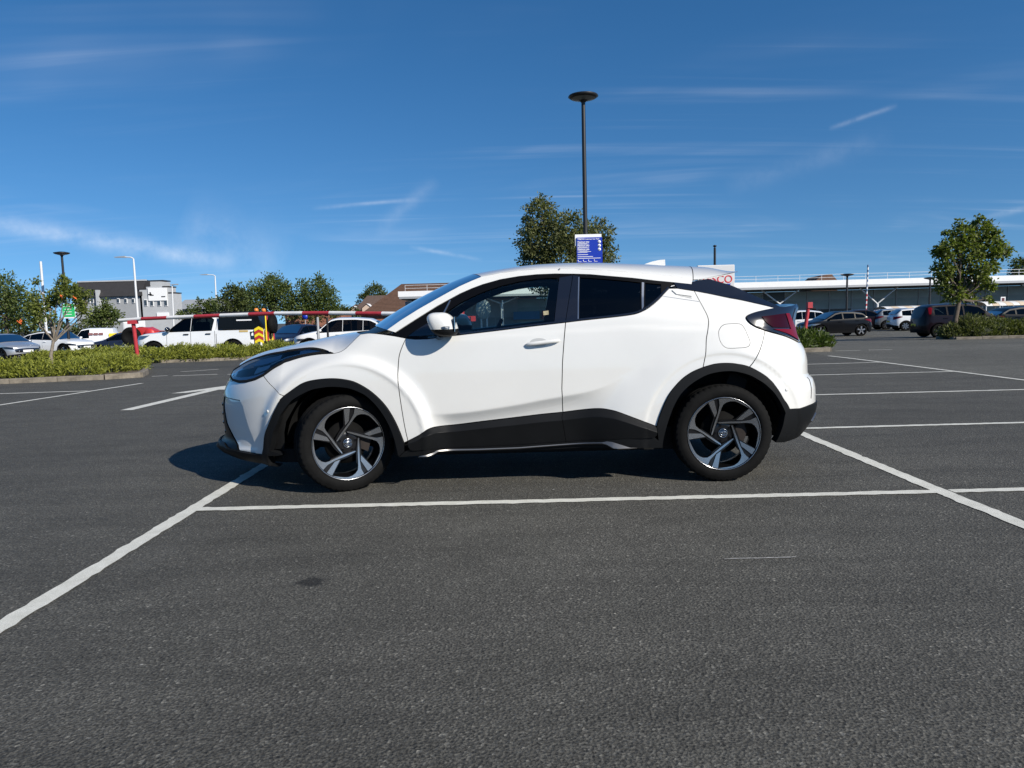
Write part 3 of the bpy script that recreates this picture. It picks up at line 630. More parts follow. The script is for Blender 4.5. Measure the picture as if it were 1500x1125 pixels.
def tree(label, base, blobs, n, leaf, mat, trunk=.09, barkm=None, seed=1, group=None, fork=None, name='leafy_tree', clump=.16, per=14, shell=.55, lean=(0, 0), cat='tree'):
    r_ = np.random.default_rng(seed); root = empty(name, base, 0, label, cat, group); B = Vector(base)
    bl = [(np.array(Vector(c)-B), r) for c, r in blobs]
    zlo = min(c[2]-(r[2] if isinstance(r, (tuple, list)) else r) for c, r in bl); zt = max(c[2] for c, r in bl)
    cen = np.mean([c for c, r in bl], 0); fz = fork if fork is not None else max(.5, zlo+.25*(zt-zlo))
    tr = MB(); ft = Vector((cen[0]*.35+lean[0], cen[1]*.35+lean[1], fz)); mid = ft*.5+Vector((r_.normal(0, .04), r_.normal(0, .04), 0))
    tr.tube([(0, 0, -.12), tuple(mid), tuple(ft)], [trunk*1.25, trunk, trunk*.82], 10)
    t_ = tr.build('trunk', barkm or bark, root)
    for c, r in bl:
        br = MB(); e = Vector(c); m2 = ft*.45+e*.55+Vector((r_.normal(0, .12), r_.normal(0, .12), -.12)); br.tube([tuple(ft-Vector((0, 0, .1))), tuple(m2), tuple(e)], [trunk*.6, trunk*.36, trunk*.12], 7)
        rm = r if not isinstance(r, (tuple, list)) else float(np.mean(r))
        for _ in range(5):
            d = Vector(r_.normal(size=3)).normalized(); s_ = m2*.4+e*.6; br.tube([tuple(s_), tuple(s_+d*rm*.5+Vector((0, 0, .05))), tuple(s_+d*rm*.95)], [trunk*.2, trunk*.12, trunk*.04], 5, cap=False)
        br.build('branch', barkm or bark, root)
    p, d = crown_points(bl, n, r_, shell, clump, per); leaves_obj('crown', p, d, leaf, mat, root, r_=r_)
    return root
LM_dark = leaf_mat('leaf_dark', (.032, .046, .015), (.12, .145, .042))
LM_mid = leaf_mat('leaf_mid', (.038, .060, .014), (.135, .17, .045))
LM_lite = leaf_mat('leaf_light', (.045, .066, .012), (.20, .23, .05))
LM_olive = leaf_mat('leaf_olive', (.040, .050, .018), (.17, .18, .065), .3)
LM_hedge = leaf_mat('juniper', (.060, .080, .012), (.33, .345, .052), .25)
LM_far = leaf_mat('leaf_far', (.03, .042, .020), (.08, .10, .04), .2)

# the tree behind the car
def blobs_px(lst, Y): # (px, py, radius px, dY)
    out = []
    for px, py, rp, dy in lst:
        y = Y+dy; out.append((tuple(at(px, py, y)), rp*y/1050.0))
    return out
tree('tall leafy tree standing behind the white car beside the blue notice', tuple(gnd(828, 26.5)),
     blobs_px([(792, 318, 26, 0), (776, 352, 20, -.3), (800, 350, 32, .5), (835, 345, 32, -.4), (858, 352, 26, .6), (882, 342, 17, 0), (884, 372, 20, .2), (785, 378, 24, 0), (822, 385, 34, -.3), (860, 390, 30, .3), (800, 408, 26, 0), (840, 415, 28, 0), (793, 297, 9, 0), (880, 322, 8, 0), (768, 384, 12, 0)], 26.5),
     17000, .115, LM_olive, .11, seed=3, fork=1.7, clump=.13, per=12)
tree('small leafy tree growing from the hedge bed at the right', tuple(gnd(1397, 30.3)),
     blobs_px([(1408, 346, 15, 0), (1436, 338, 15, .2), (1390, 366, 14, -.2), (1418, 372, 17, 0), (1450, 362, 16, 0), (1470, 368, 10, .2), (1376, 370, 8, 0), (1382, 396, 13, 0), (1404, 404, 15, .3), (1434, 398, 14, -.2), (1452, 392, 9, 0), (1398, 428, 13, 0), (1378, 420, 8, .3), (1424, 424, 10, .3), (1450, 418, 8, 0), (1449, 438, 6, 0), (1478, 364, 5, 0), (1434, 324, 6, 0), (1406, 328, 6, 0), (1458, 342, 9, 0), (1384, 345, 6, 0), (1420, 440, 7, .2)], 30.3),
     5600, .165, LM_lite, .10, seed=8, fork=1.75, clump=.16, per=7, shell=.6)
tree('slender young tree with orange berry clusters in the left bed', tuple(gnd(70, 20.6)),
     blobs_px([(95, 428, 14, 0), (75, 440, 13, .2), (115, 438, 14, 0), (55, 452, 13, 0), (76, 464, 8, -.2), (108, 425, 9, 0), (48, 433, 9, 0), (122, 455, 8, 0), (57, 468, 9, 0), (92, 412, 8, 0), (130, 430, 6, 0), (54, 414, 5, 0)], 20.6),
     2300, .095, LM_lite, .045, bark_pale, seed=5, fork=.95, clump=.13, per=8, shell=.2)
berry = simple('orange_berry', (.62, .12, .02), .4)
rowan = [o for o in bpy.data.objects if o.get('label', '').startswith('slender young')][0]
for px, py in ((90, 434), (110, 436), (29, 471)):
    mb = MB(); c = at(px, py, 20.35)-rowan.location
    for _ in range(12):
        q = c+Vector(rng.normal(0, .022, 3)); mb.lathe([(0, -.02), (.018, -.008), (.018, .008), (0, .02)], 'Z', 6, c=tuple(q))
    tag(mb.build('berry_cluster', berry, rowan), kind='stuff')
# trees along the back
back = [
 ('broad dark tree at the left edge of the picture', [(8, 425, 24, 0), (-15, 440, 30, 2), (30, 445, 22, 0), (5, 460, 26, 0), (48, 460, 14, 0), (-25, 410, 20, 3)], 52, 8, LM_mid, 5200, .22, 10),
 ('bushy green tree in front of the grey warehouse wall', [(150, 458, 12, 0), (163, 465, 13, 0), (140, 470, 12, 0), (157, 445, 7, 0)], 60, 150, LM_mid, 1800, .24, 11),
 ('round dark conifer like tree left of the leafy pair', [(345, 438, 19, 0), (330, 450, 16, 0), (362, 446, 16, 0), (342, 425, 9, 0)], 66, 345, LM_dark, 3000, .26, 12),
 ('leafy green tree between the dark tree and the tallest one', [(400, 425, 20, 0), (382, 440, 19, 0), (415, 440, 20, 0), (395, 412, 8, 0), (430, 450, 16, 0), (372, 418, 9, 0), (420, 416, 6, 0)], 60, 400, LM_mid, 5200, .21, 13),
 ('leafy green tree at the right end of the tree row', [(462, 428, 22, 0), (445, 442, 20, 0), (480, 440, 18, 0), (468, 413, 9, 0), (487, 452, 12, 0), (442, 420, 9, 0), (460, 455, 18, 0)], 60, 463, LM_mid, 5200, .21, 14),
 ('low scrubby bush below the white street lights', [(285, 455, 9, 0), (300, 452, 9, 0), (312, 450, 10, 0), (270, 462, 8, 0), (293, 440, 5, 0)], 75, 292, LM_mid, 1500, .26, 15),
 ('distant domed dark tree above the house roofs', [(548, 431, 15, 0), (535, 440, 11, 0), (561, 438, 10, 0), (550, 447, 14, 0)], 135, 547, LM_dark, 3000, .40, 16),
 ('dark treetop showing above the store roof at the far right', [(1492, 392, 12, 0), (1506, 388, 14, 0), (1490, 402, 10, 0), (1520, 400, 20, 0)], 110, 1502, LM_dark, 2200, .40, 17),
 ('clump of dark bushes beside the white vans', [(60, 480, 16, 0), (90, 482, 12, 0), (120, 482, 10, 0), (20, 480, 18, 0)], 58, 60, LM_dark, 2200, .25, 18),
 ('thin dark bush behind the brick wall', [(505, 457, 8, 0), (520, 458, 7, 0), (492, 458, 8, 0)], 75, 505, LM_dark, 900, .26, 19),
]
for lb, bl, Y, bx, mt, n, lf, sd in back:
    tree(lb, tuple(gnd(bx, Y)), blobs_px(bl, Y), n, lf, mt, .14, seed=sd, group='trees along the back of the car park', clump=.22, per=12)

# low juniper hedges: sprays of short needles over lumpy mounds
def hedge(label, path, height, width, n, seed, mat=LM_hedge, spray=.16, name='low_hedge', zoff=.08):
    r_ = np.random.default_rng(seed); path = np.array(path, float); dd = np.r_[0, np.cumsum(np.hypot(*np.diff(path, axis=0).T))]
    k = int(dd[-1]/.55)+2; bl = []
    for i in range(k):
        t = dd[-1]*i/(k-1); x = np.interp(t, dd, path[:, 0]); y = np.interp(t, dd, path[:, 1])
        for j in range(max(1, int(width/.9))):
            off = (r_.uniform(-.5, .5))*width*.75; h = (height if not isinstance(height, (list, tuple)) else float(np.interp(t/dd[-1], np.linspace(0, 1, len(height)), height)))*r_.uniform(.66, 1.08); bl.append((np.array([x+r_.normal(0, .15), y+off, float(zg(y))+zoff]), (r_.uniform(.55, .85), r_.uniform(.5, .8), h)))
    root = empty(name, (float(path[0, 0]), float(path[0, 1]), float(zg(path[0, 1])))); B = np.array(root.location); tag(root, label, 'hedge')
    # dark woody inside
    core = MB()
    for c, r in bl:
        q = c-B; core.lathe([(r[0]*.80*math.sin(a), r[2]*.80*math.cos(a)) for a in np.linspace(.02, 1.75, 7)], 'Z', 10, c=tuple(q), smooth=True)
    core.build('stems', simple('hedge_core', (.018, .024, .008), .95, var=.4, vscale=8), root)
    pos = []; dr = []
    for _ in range(n//8):
        c, r = bl[r_.integers(len(bl))]; d = r_.normal(size=3); d[2] = abs(d[2]); d /= np.linalg.norm(d); r3 = np.array(r)
        p = c-B+d*r3*r_.uniform(.82, 1.05); ax = d*np.array([.8, .8, .6])+np.array([0, 0, .55])+r_.normal(0, .25, 3); ax /= np.linalg.norm(ax)
        m_ = 8; tt = r_.uniform(-.2, 1.0, m_); pos.append(p+ax*tt[:, None]*spray*.8+r_.normal(0, spray*.18, (m_, 3))); dr.append(ax+r_.normal(0, .45, (m_, 3)))
    leaves_obj('sprays', np.concatenate(pos), np.concatenate(dr), spray*.62, mat, root, aspect=.26, r_=r_)
    return root
hedge('low spreading juniper hedge in the nearest left bed, around the red post', [(-18, 15.7), (-13.5, 16.6), (-10.4, 17.5), (-10.9, 19.3), (-12.2, 21.2)], [.03, .03, .05, .10, .26, .34, .36, .34, .36, .40], 1.6, 66000, 21, spray=.15)
hedge('juniper hedge strip in front of the white pickup', [(-17, 25.85), (-13.4, 26.15), (-11.7, 26.8), (-9.7, 28.05), (-7.4, 29.5)], [.36, .46, .48, .46, .42], .95, 50000, 23, spray=.19)
LM_hedge2 = leaf_mat('dark_juniper', (.030, .042, .010), (.15, .165, .035), .25)
hedge('dark green hedge below the small tree at the right', [(19.8, 30.3), (25, 29.8), (33, 29.7)], .74, 1.7, 34000, 24, LM_hedge2, .22)
hedge('pale leaved shrub at the left end of the right hedge', [(18.9, 30.5), (19.7, 30.4)], .72, 1.0, 6000, 25, LM_olive, .26, name='leafy_shrub')
hedge('small grassy shrub in the kerbed island behind the white car', [(7.7, 21.0), (8.6, 21.4)], .52, .9, 6500, 26, leaf_mat('grassy', (.03, .05, .01), (.11, .15, .03)), .24, name='small_shrub')
# ================================================================ buildings
clad_grey = simple('grey_sheet', (.30, .31, .32), .6, var=.08, vscale=1.5)
pale_grey = simple('pale_sheet', (.42, .43, .44), .6, var=.08, vscale=1.5)
dark_roof = simple('dark_roof', (.028, .026, .026), .7, var=.15, vscale=2)
white_p = simple('white_panel', (.78, .78, .78), .45, var=.04, vscale=2)
tile_m = simple('brown_tiles', (.115, .062, .040), .85, var=.25, vscale=3)
brick_m = simple('brick', (.26, .115, .075), .85, var=.25, vscale=4)
win_m = simple('dark_pane', (.035, .045, .055), .12, spec=.8)
store_glass = simple('store_glass', (.36, .42, .40), .25, spec=.35, var=.35, vscale=.35)
store_glass2 = simple('store_glass_dark', (.022, .026, .026), .25, spec=.4)
steel_w = simple('white_steel', (.62, .63, .64), .4)
steel_g = simple('galvanised', (.38, .39, .40), .45, .3)
blk_p = simple('black_post', (.012, .012, .013), .45)
red_p = simple('red_post', (.42, .035, .045), .5, var=.15, vscale=5)
wht_p = simple('bar_white', (.74, .73, .71), .5, var=.1, vscale=5)
blue_p = simple('sign_blue', (.004, .03, .36), .4)
white_s = simple('sign_white', (.80, .80, .80), .5)
green_p = simple('sign_green', (.03, .48, .14), .5)
red_s = simple('sign_red', (.55, .02, .03), .5)
def text_obj(body, loc, size, mat, parent, name='lettering', extrude=.01, bold=0.0, align='LEFT', sx=1.0):
    cu = bpy.data.curves.new('txt', 'FONT'); cu.body = body; cu.size = size; cu.extrude = extrude; cu.align_x = align; cu.offset = bold; cu.resolution_u = 5
    to = bpy.data.objects.new('txt', cu); COL.objects.link(to); dg = bpy.context.evaluated_depsgraph_get(); me = bpy.data.meshes.new_from_object(to.evaluated_get(dg)); bpy.data.objects.remove(to); bpy.data.curves.remove(cu)
    me.transform(Matrix.Rotation(R(90), 4, 'X')@Matrix.Diagonal((sx, 1, 1, 1))); me.materials.clear(); me.materials.append(mat); o = bpy.data.objects.new(name, me); o.location = loc; return link(o, parent)

# ---- supermarket
SY = 88.0; zb = -.42
store = empty('store_building', (0, SY, zb), 0, 'long low glass fronted store with white canopy edge behind the car park', 'building')
def sl(px, py, Y): p = at(px, py, Y); return (p.x, p.y-SY, p.z-zb)
x0 = sl(592, 430, SY)[0]; x1 = x0+118
ctop = sl(1100, 413.5, SY-7)[2]; cbot = sl(1100, 421.5, SY-7)[2]
xc0 = sl(583, 424, SY-7)[0]
mb = MB(); mb.box(((xc0+x1)/2, -3.0, (ctop+cbot)/2), (x1-xc0, 8.2, ctop-cbot)); cn = mb.build('canopy', white_p, store)
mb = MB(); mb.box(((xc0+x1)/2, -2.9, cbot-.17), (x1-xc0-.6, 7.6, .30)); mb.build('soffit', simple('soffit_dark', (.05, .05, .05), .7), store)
mb = MB(); mb.box(((xc0+x1)/2, -7.02, cbot-.10), (x1-xc0-.2, .12, .26)); mb.build('canopy_edge', steel_g, store)
mb = MB(); mb.box(((x0+x1)/2, 8, 1.9), (x1-x0, 14.0, 3.8)); mb.build('wall', clad_grey, store)
# glazed front: bays of panes with mullions
bay = 2.75; nb_ = int((x1-x0)/bay)
pane_me = None
for i in range(nb_):
    xx = x0+bay*(i+.5); dark = rng.random() < .32
    for (z0_, z1_) in ((.15, 1.55), (1.62, 2.7), (2.77, 3.75)):
        mb = MB(); mb.box((0, 0, 0), (bay-.10, .05, z1_-z0_)); 
        o = mb.build('pane', (pale_grey if z0_ > .2 else clad_grey) if xx < sl(752, 440, SY)[0] else (store_glass2 if (dark or (z0_ < .2 and rng.random() < .75)) else store_glass), store); o.location = (xx, .94, (z0_+z1_)/2)
    mb = MB(); mb.box((x0+bay*i, .90, 1.9), (.09, .14, 3.8)); mb.build('mullion', steel_g, store)
for zz in (1.585, 2.735): mb = MB(); mb.box(((x0+x1)/2, .91, zz), (x1-x0, .10, .07)); mb.build('transom', steel_g, store)
# V columns carrying the canopy
for px in (616, 735, 870, 1005, 1142, 1285, 1402, 1522):
    bx, by, bz = sl(px, 445, SY-5.5); vc = MB(); vc.tube([(bx, by, 0), (bx, by, bz)], .16, 8); 
    for s_ in (-1, 1): vc.tube([(bx, by, bz), (bx+s_*2.4, by-.3, cbot-.1)], .085, 6)
    vc.build('canopy_column', steel_w, store)
# roof railing
rt = MB(); zr = ctop+.72
for zz in (ctop+.38, zr): rt.tube([(xc0+.6, -5.6, zz), (x1, -5.6, zz)], .02, 5)
rail = rt.build('railing', steel_w, store)
for i in range(int((x1-xc0)/2.5)):
    mb = MB(); mb.tube([(0, 0, 0), (0, 0, .74)], .022, 5); o = mb.build('railing_post', steel_w, rail); o.location = (xc0+.6+2.5*i, -5.6, ctop)
# adverts in the shop front seen through the parked car
mb = MB(); a = sl(752, 457, SY-1); b = sl(791, 467, SY-1); mb.box(((a[0]+b[0])/2, -.6, (a[2]+b[2])/2), (b[0]-a[0], .1, .95)); mb.build('advert_board', simple('board_blue', (.03, .17, .36), .5), store)
a = sl(794, 455, SY-1); b = sl(814, 467, SY-1); mb = MB(); mb.box(((a[0]+b[0])/2, -.6, (a[2]+b[2])/2), (b[0]-a[0], .1, 1.05)); mb.build('advert_board', simple('board_red', (.30, .03, .035), .5), store)
# plant room on the roof
a = sl(1184, 413, SY+8); b = sl(1222, 404, SY+8)
mb = MB(); mb.prism([(a[0], 3.6), (b[0], 3.6), (b[0], b[2]*.0+ctop+.5), (b[0]-.8, ctop+1.35), (b[0]-2.2, ctop+1.1), (a[0], ctop+.1)], 7, 11, 'Y'); mb.build('plant_room', tile_m, store)
# ---- store name board standing in front
tb = empty('store_sign', tuple(gnd(1048, 60)), 0, 'white board with red lettering seen behind the rear spoiler', 'sign'); z0_ = tb.location.z
def tl_(px, py, Y=60): p = at(px, py, Y); return (p.x-tb.location.x, p.y-60, p.z-z0_)
board_w = simple('board_white', (.58, .58, .58), .5)
a = tl_(1021, 389); b = tl_(1075.5, 424)
mb = MB(); mb.box(((a[0]+b[0])/2, 0, (a[2]+b[2])/2), (b[0]-a[0], .25, a[2]-b[2])); bo = mb.build('board', board_w, tb)
bv = bo.modifiers.new('b', 'BEVEL'); bv.width = .06; bv.segments = 3
mb = MB(); mb.box(((a[0]+b[0])/2, .05, b[2]/2), (.5, .2, b[2])); mb.build('pillar', steel_g, tb)
c = tl_(1025.5, 415.2); text_obj('TESCO', (c[0], -.14, c[2]), .88, red_s, tb, bold=.004, sx=.98)
for k in range(5):
    mb = MB(); mb.prism([(0, 0), (.36, 0), (.28, -.10), (.06, -.10)], -.145, -.13, 'Y'); o = mb.build('underline_dash', blue_p, tb); o.location = (c[0]+.05+k*.53, 0, c[2]-.08)
# ---- brown roofed hall beside the store
hall = empty('tiled_hall', (0, 100, -.42), 0, 'hall with big brown tiled roof beside the white canopy', 'building')
def hl_(px, py, Y=100): p = at(px, py, Y); return (p.x, p.z+.42)
a, b, c, d = hl_(533, 458), hl_(588, 416, 109), hl_(760, 412, 109), hl_(800, 461)
ev = MB(); ev.add([(a[0], -1, a[1]), (d[0], -1, a[1]), (c[0], 9, b[1]), (b[0], 9, b[1]), (a[0], 19, a[1]), (d[0], 19, a[1])], [(0, 1, 2, 3), (3, 2, 5, 4), (0, 3, 4), (1, 5, 2)]); rf = ev.build('roof', tile_m, hall)
# courses of tiles as raised strips
nrow = 22
for i in range(nrow):
    t = (i+.5)/nrow; xl = a[0]+(b[0]-a[0])*t; xr = d[0]+(c[0]-d[0])*t; mb = MB(); mb.box(((xl+xr)/2, -1+10*t-.02, a[1]+(b[1]-a[1])*t+.02), (xr-xl-.1, .14, .05)); mb.build('tile_course', tile_m, rf)
mb = MB(); mb.box(((a[0]+d[0])/2, 9, a[1]/2), (d[0]-a[0]-1.2, 18, a[1])); mb.build('wall', brick_m, hall)
# ---- little houses behind
for lab, (pxa, pxb, pye, pyr), Y in (('small brown roofed house with white gable left of the hall', (522, 562, 455, 433), 122), ('low house with dark slate roof behind the hall', (505, 540, 458, 446), 128)):
    hs = empty('small_house', (0, Y, -.42), 0, lab, 'house'); A = at(pxa, pye, Y); B = at(pxb, pye, Y); Rg = at((pxa+pxb)/2, pyr, Y+4)
    ze, zr_ = A.z+.42, Rg.z+.42; w_ = B.x-A.x
    mb = MB(); mb.box(((A.x+B.x)/2, 4, ze/2), (w_, 8, ze)); mb.build('wall', brick_m, hs)
    mb = MB(); mb.add([(A.x-.3, -.4, ze), (B.x+.3, -.4, ze), (B.x+.3, 4, zr_), (A.x+w_*.25, 4, zr_), (A.x-.3, 8.4, ze), (B.x+.3, 8.4, ze)], [(0, 1, 2, 3), (3, 2, 5, 4), (0, 3, 4), (1, 5, 2)]); mb.build('roof', simple('house_tiles', (.10, .065, .05), .85, var=.2, vscale=3), hs)
    gx_ = A.x+w_*.42; mb = MB(); mb.prism([(gx_-.7, ze-.6), (gx_+.9, ze-.6), (gx_+.9, ze+.35), (gx_+.1, ze+1.0), (gx_-.7, ze+.35)], -1.2, 1.0, 'Y'); dm = mb.build('dormer', simple('cream_render', (.55, .42, .33), .8), hs)
    mb = MB(); mb.add([(gx_-.95, -1.35, ze+.28), (gx_+.1, -1.35, ze+1.12), (gx_+.1, 1.4, ze+1.12), (gx_-.95, 1.4, ze+.28), (gx_+1.15, -1.35, ze+.28), (gx_+1.15, 1.4, ze+.28)], [(0, 1, 2, 3), (1, 4, 5, 2)]); mb.build('barge_board', white_p, dm)
# ---- grey warehouse on the left
wh = empty('warehouse', (0, 92, -.42), 0, 'grey warehouse with black roof and stepped white signed front', 'building')
def wl(px, py, Y=92): p = at(px, py, Y); return (p.x, p.z+.42)
a = wl(108, 412); b = wl(206, 412); zt_ = a[1]; zmid = wl(150, 434)[1]
mb = MB(); mb.box(((a[0]+b[0])/2, 1.5, zmid/2), (b[0]-a[0], 3, zmid)); mb.build('wall', clad_grey, wh)
mb = MB(); mb.prism([(-.4, zmid-.05), (3.2, zmid-.05), (3.2, zt_), (1.2, zt_)], a[0]-.3, b[0]+.1, 'X'); mb.build('roof', dark_roof, wh)
mb = MB(); mb.box(((a[0]+b[0])/2, 1.15, zt_-.02), (b[0]-a[0]+.3, .3, .16)); mb.build('roof_edge', pale_grey, wh)
mb = MB(); c0, c1 = wl(143, 425), wl(149, 455); mb.box(((c0[0]+c1[0])/2, -.25, c0[1]/2), (c1[0]-c0[0], .6, c0[1])); mb.build('flue', pale_grey, wh)
for px in (121, 126, 131, 136, 174, 185, 196):
    p0 = wl(px-2, 437); p1 = wl(px+2, 444); mb = MB(); mb.box(((p0[0]+p1[0])/2, -.05, (p0[1]+p1[1])/2), (p1[0]-p0[0], .14, p0[1]-p1[1])); w_ = mb.build('window', white_p, wh); mb = MB(); mb.box(((p0[0]+p1[0])/2, -.09, (p0[1]+p1[1])/2), ((p1[0]-p0[0])*.72, .14, (p0[1]-p1[1])*.75)); mb.build('pane', win_m, w_)
# the front block with its stepped parapet
f0 = [wl(*q) for q in ((204, 424), (214, 424), (214, 419.5), (220, 419.5), (220, 411), (238.5, 412.5), (238.5, 420), (247, 421), (247, 429), (255, 430))]
zlo = 0; poly = [(f0[0][0], zlo)]+f0+[(f0[-1][0], zlo)]
mb = MB(); mb.prism(poly, 0, 2.0, 'Y'); fb = mb.build('front_block', pale_grey, wh)
for (q0, q1) in zip(f0[:-1], f0[1:]):
    if abs(q0[1]-q1[1]) < .25 and q1[0]-q0[0] > .3: mb = MB(); mb.box(((q0[0]+q1[0])/2, 1.0, (q0[1]+q1[1])/2+.06), (q1[0]-q0[0]+.1, 2.1, .14)); mb.build('coping', dark_roof, fb)
s0, s1 = wl(217, 422), wl(245.5, 440); mb = MB(); mb.box(((s0[0]+s1[0])/2, -.08, (s0[1]+s1[1])/2), (s1[0]-s0[0], .12, s0[1]-s1[1])); sg_ = mb.build('sign_board', white_s, fb)
for px, py, w_, h_ in ((220.5, 431.5, .5, .14), (221, 430, .15, .35), (223, 432.5, .5, .12), (240, 434.5, .5, .12)):
    q = wl(px, py); mb = MB(); mb.box((q[0], -.15, q[1]), (w_, .03, h_)); mb.build('sign_mark', blk_p, sg_)
for px in (214, 223, 233.5, 243.5):
    p0 = wl(px-2.6, 438.5); p1 = wl(px+2.6, 448.5); mb = MB(); mb.box(((p0[0]+p1[0])/2, -.02, (p0[1]+p1[1])/2), (p1[0]-p0[0], .14, p0[1]-p1[1])); w_ = mb.build('window', white_p, fb); mb = MB(); mb.box(((p0[0]+p1[0])/2, -.06, (p0[1]+p1[1])/2), ((p1[0]-p0[0])*.75, .14, (p0[1]-p1[1])*.8)); mb.build('pane', win_m, w_)
p0, p1 = wl(230, 458), wl(248, 466); mb = MB(); mb.box(((p0[0]+p1[0])/2, -.05, (p0[1]+p1[1])/2), (p1[0]-p0[0], .12, p0[1]-p1[1])); mb.build('lower_sign', white_s, fb)
# low shed further right, brick wall, palisade fence
sh = empty('low_shed', (0, 105, -.42), 0, 'long low grey shed roof right of the warehouse', 'building'); a = at(256, 438, 105); b = at(330, 457, 105)
mb = MB(); mb.box(((a.x+b.x)/2, 4, (a.z+.42)/2-.7), (b.x-a.x, 8, a.z+.42-1.4)); mb.build('wall', clad_grey, sh)
mb = MB(); mb.prism([(-.5, a.z+.42-1.5), (8.5, a.z+.42-1.5), (4, a.z+.42)], a.x-.3, b.x+.3, 'X'); mb.build('roof', clad_grey, sh)
bw_ = empty('brick_wall', (0, 64, float(zg(64))), 0, 'low red brick wall behind the dark car', 'wall'); a = at(418, 462, 64); b = at(515, 477, 64); hh_ = a.z-float(zg(64))
nrows = 7
for r_i in range(nrows):
    mb = MB(); mb.box(((a.x+b.x)/2, 0, hh_*(r_i+.5)/nrows), (b.x-a.x, .22, hh_/nrows-.02)); mb.build('brick_course', brick_m, bw_)
mb = MB(); mb.box(((a.x+b.x)/2, .01, hh_/2), (b.x-a.x-.02, .19, hh_)); mb.build('mortar', simple('mortar', (.30, .27, .24), .9), bw_)
fn = empty('palisade_fence', (0, 66, float(zg(66))), 0, 'grey palisade fence below the warehouse', 'fence'); a = at(62, 466, 66); b = at(150, 480, 66)
pal = MB(); pal.prism([(-.035, 0), (.035, 0), (.035, 1.72), (0, 1.82), (-.035, 1.72)], -.01, .01, 'Y'); p0_ = pal.build('pale', steel_g, fn); p0_.location = (a.x, 0, 0)
for i in range(1, int((b.x-a.x)/.15)): o = p0_.copy(); COL.objects.link(o); o.parent = fn; o.location = (a.x+.15*i, 0, 0)
for zz in (.4, 1.4): mb = MB(); mb.box(((a.x+b.x)/2, .03, zz), (b.x-a.x, .04, .06)); mb.build('rail', steel_g, fn)

# ================================================================ posts, lamps, signs
def lamp_disc(label, px, pyt, Y, rad, head=.5, group=None, tilt=0):
    base = gnd(px, Y); top = at(px, pyt, Y); root = empty('lamp_post', tuple(base), 0, label, 'lamp post', group); h = top.z-base.z
    mb = MB(); mb.tube([(0, 0, 0), (0, 0, h*.35), (0, 0, h-.05)], [rad*1.15, rad, rad*.85], 12); mb.build('post', blk_p, root)
    mb = MB(); mb.lathe([(0, h-.10), (head*.16, h-.08), (head*.25, h-.02), (head*.85, h+.05), (head, h+.10), (head*.96, h+.13), (head*.4, h+.18), (0, h+.19)], 'Z', 28); hd = mb.build('lamp_head', blk_p, root)
    mb = MB(); mb.lathe([(head*.3, h-.022), (head*.78, h+.036)], 'Z', 28); mb.build('diffuser', simple('lamp_diffuser', (.16, .17, .17), .3), hd)
    return root, h
lp, lh = lamp_disc('tall black lamp post with disc head rising behind the white car', 859.5, 146, 24.0, .075, .49)
lamp_disc('black lamp post with flat head behind the berry tree, above the green notice', 98, 373, 44, .075, .45)
lamp_disc('far black lamp post in front of the store glass', 1240, 404, 62, .09, .55)
lamp_disc('far black lamp post beside the small right tree', 1361, 409, 62, .08, .5)
lamp_disc('black lamp post rising above the white store board', 1047, 362, 63, .12, .16)
def street_light(label, px, pyt, Y, arm, base_px=None):
    base = gnd(base_px or px, Y); top = at(px, pyt, Y); root = empty('street_light', tuple(base), 0, label, 'street light', 'white street lights'); d = top-base
    mb = MB(); mb.tube([(0, 0, 0), tuple(d*.9), tuple(d)+() if False else (d.x, d.y, d.z)], [.11, .08, .06], 8); mb.tube([(d.x, d.y, d.z), (d.x-arm*.25, 0, d.z+.12), (d.x-arm, 0, d.z+.16)], [.06, .05, .045], 7); mb.build('column', steel_w, root)
    hd = MB(); hd.prism([(d.x-arm+.1, d.z+.10), (d.x-arm-.75, d.z+.13), (d.x-arm-.8, d.z+.18), (d.x-arm+.1, d.z+.24)], -.14, .14, 'Y'); hd.build('lantern', steel_g, root)
street_light('tall white street light in front of the warehouse', 195.5, 379, 60, .75, 202)
street_light('white street light at the right of the low shed', 315, 404, 85, .95, 317)
street_light('short white street light with lantern turned right at the warehouse corner', 252, 419, 85, -.6, 253)
def pole(name, label, px, pyt, Y, r, mat, base_px=None, cat='pole'):
    base = gnd(base_px or px, Y); top = at(px, pyt, Y); d = top-base; mb = MB(); mb.tube([(0, 0, 0), (d.x, d.y, d.z)], [r, r*.8], 8); o = mb.build(name, mat, None); o.location = base; return tag(o, label, cat)
pole('flag_pole', 'plain white pole left of the black lamp post', 59.5, 383, 46, .09, steel_w, 66)
pole('utility_pole', 'thin dark pole with cross arm above the dark tree', 358, 420, 70, .07, blk_p)
# raised striped barrier arm at the right
blue_g = simple('stripe_blue', (.10, .16, .28), .5)
sp_ = empty('raised_barrier', tuple(gnd(1268, 56)), 0, 'upright striped barrier arm in front of the store glass', 'barrier')
pb = at(1268, 466, 56)-sp_.location; pt = at(1271.5, 388, 56)-sp_.location; ns = 22
for i in range(ns):
    mb = MB(); mb.tube([tuple(pb.lerp(pt, i/ns)), tuple(pb.lerp(pt, (i+1)/ns))], .06, 7); mb.build('stripe', (red_p if i < 10 else blue_g) if i % 2 else wht_p, sp_)
mb = MB(); mb.box((pb.x, pb.y, pb.z*.5), (.35, .35, pb.z)); mb.build('barrier_box', simple('barrier_blue', (.02, .06, .30), .5), sp_)

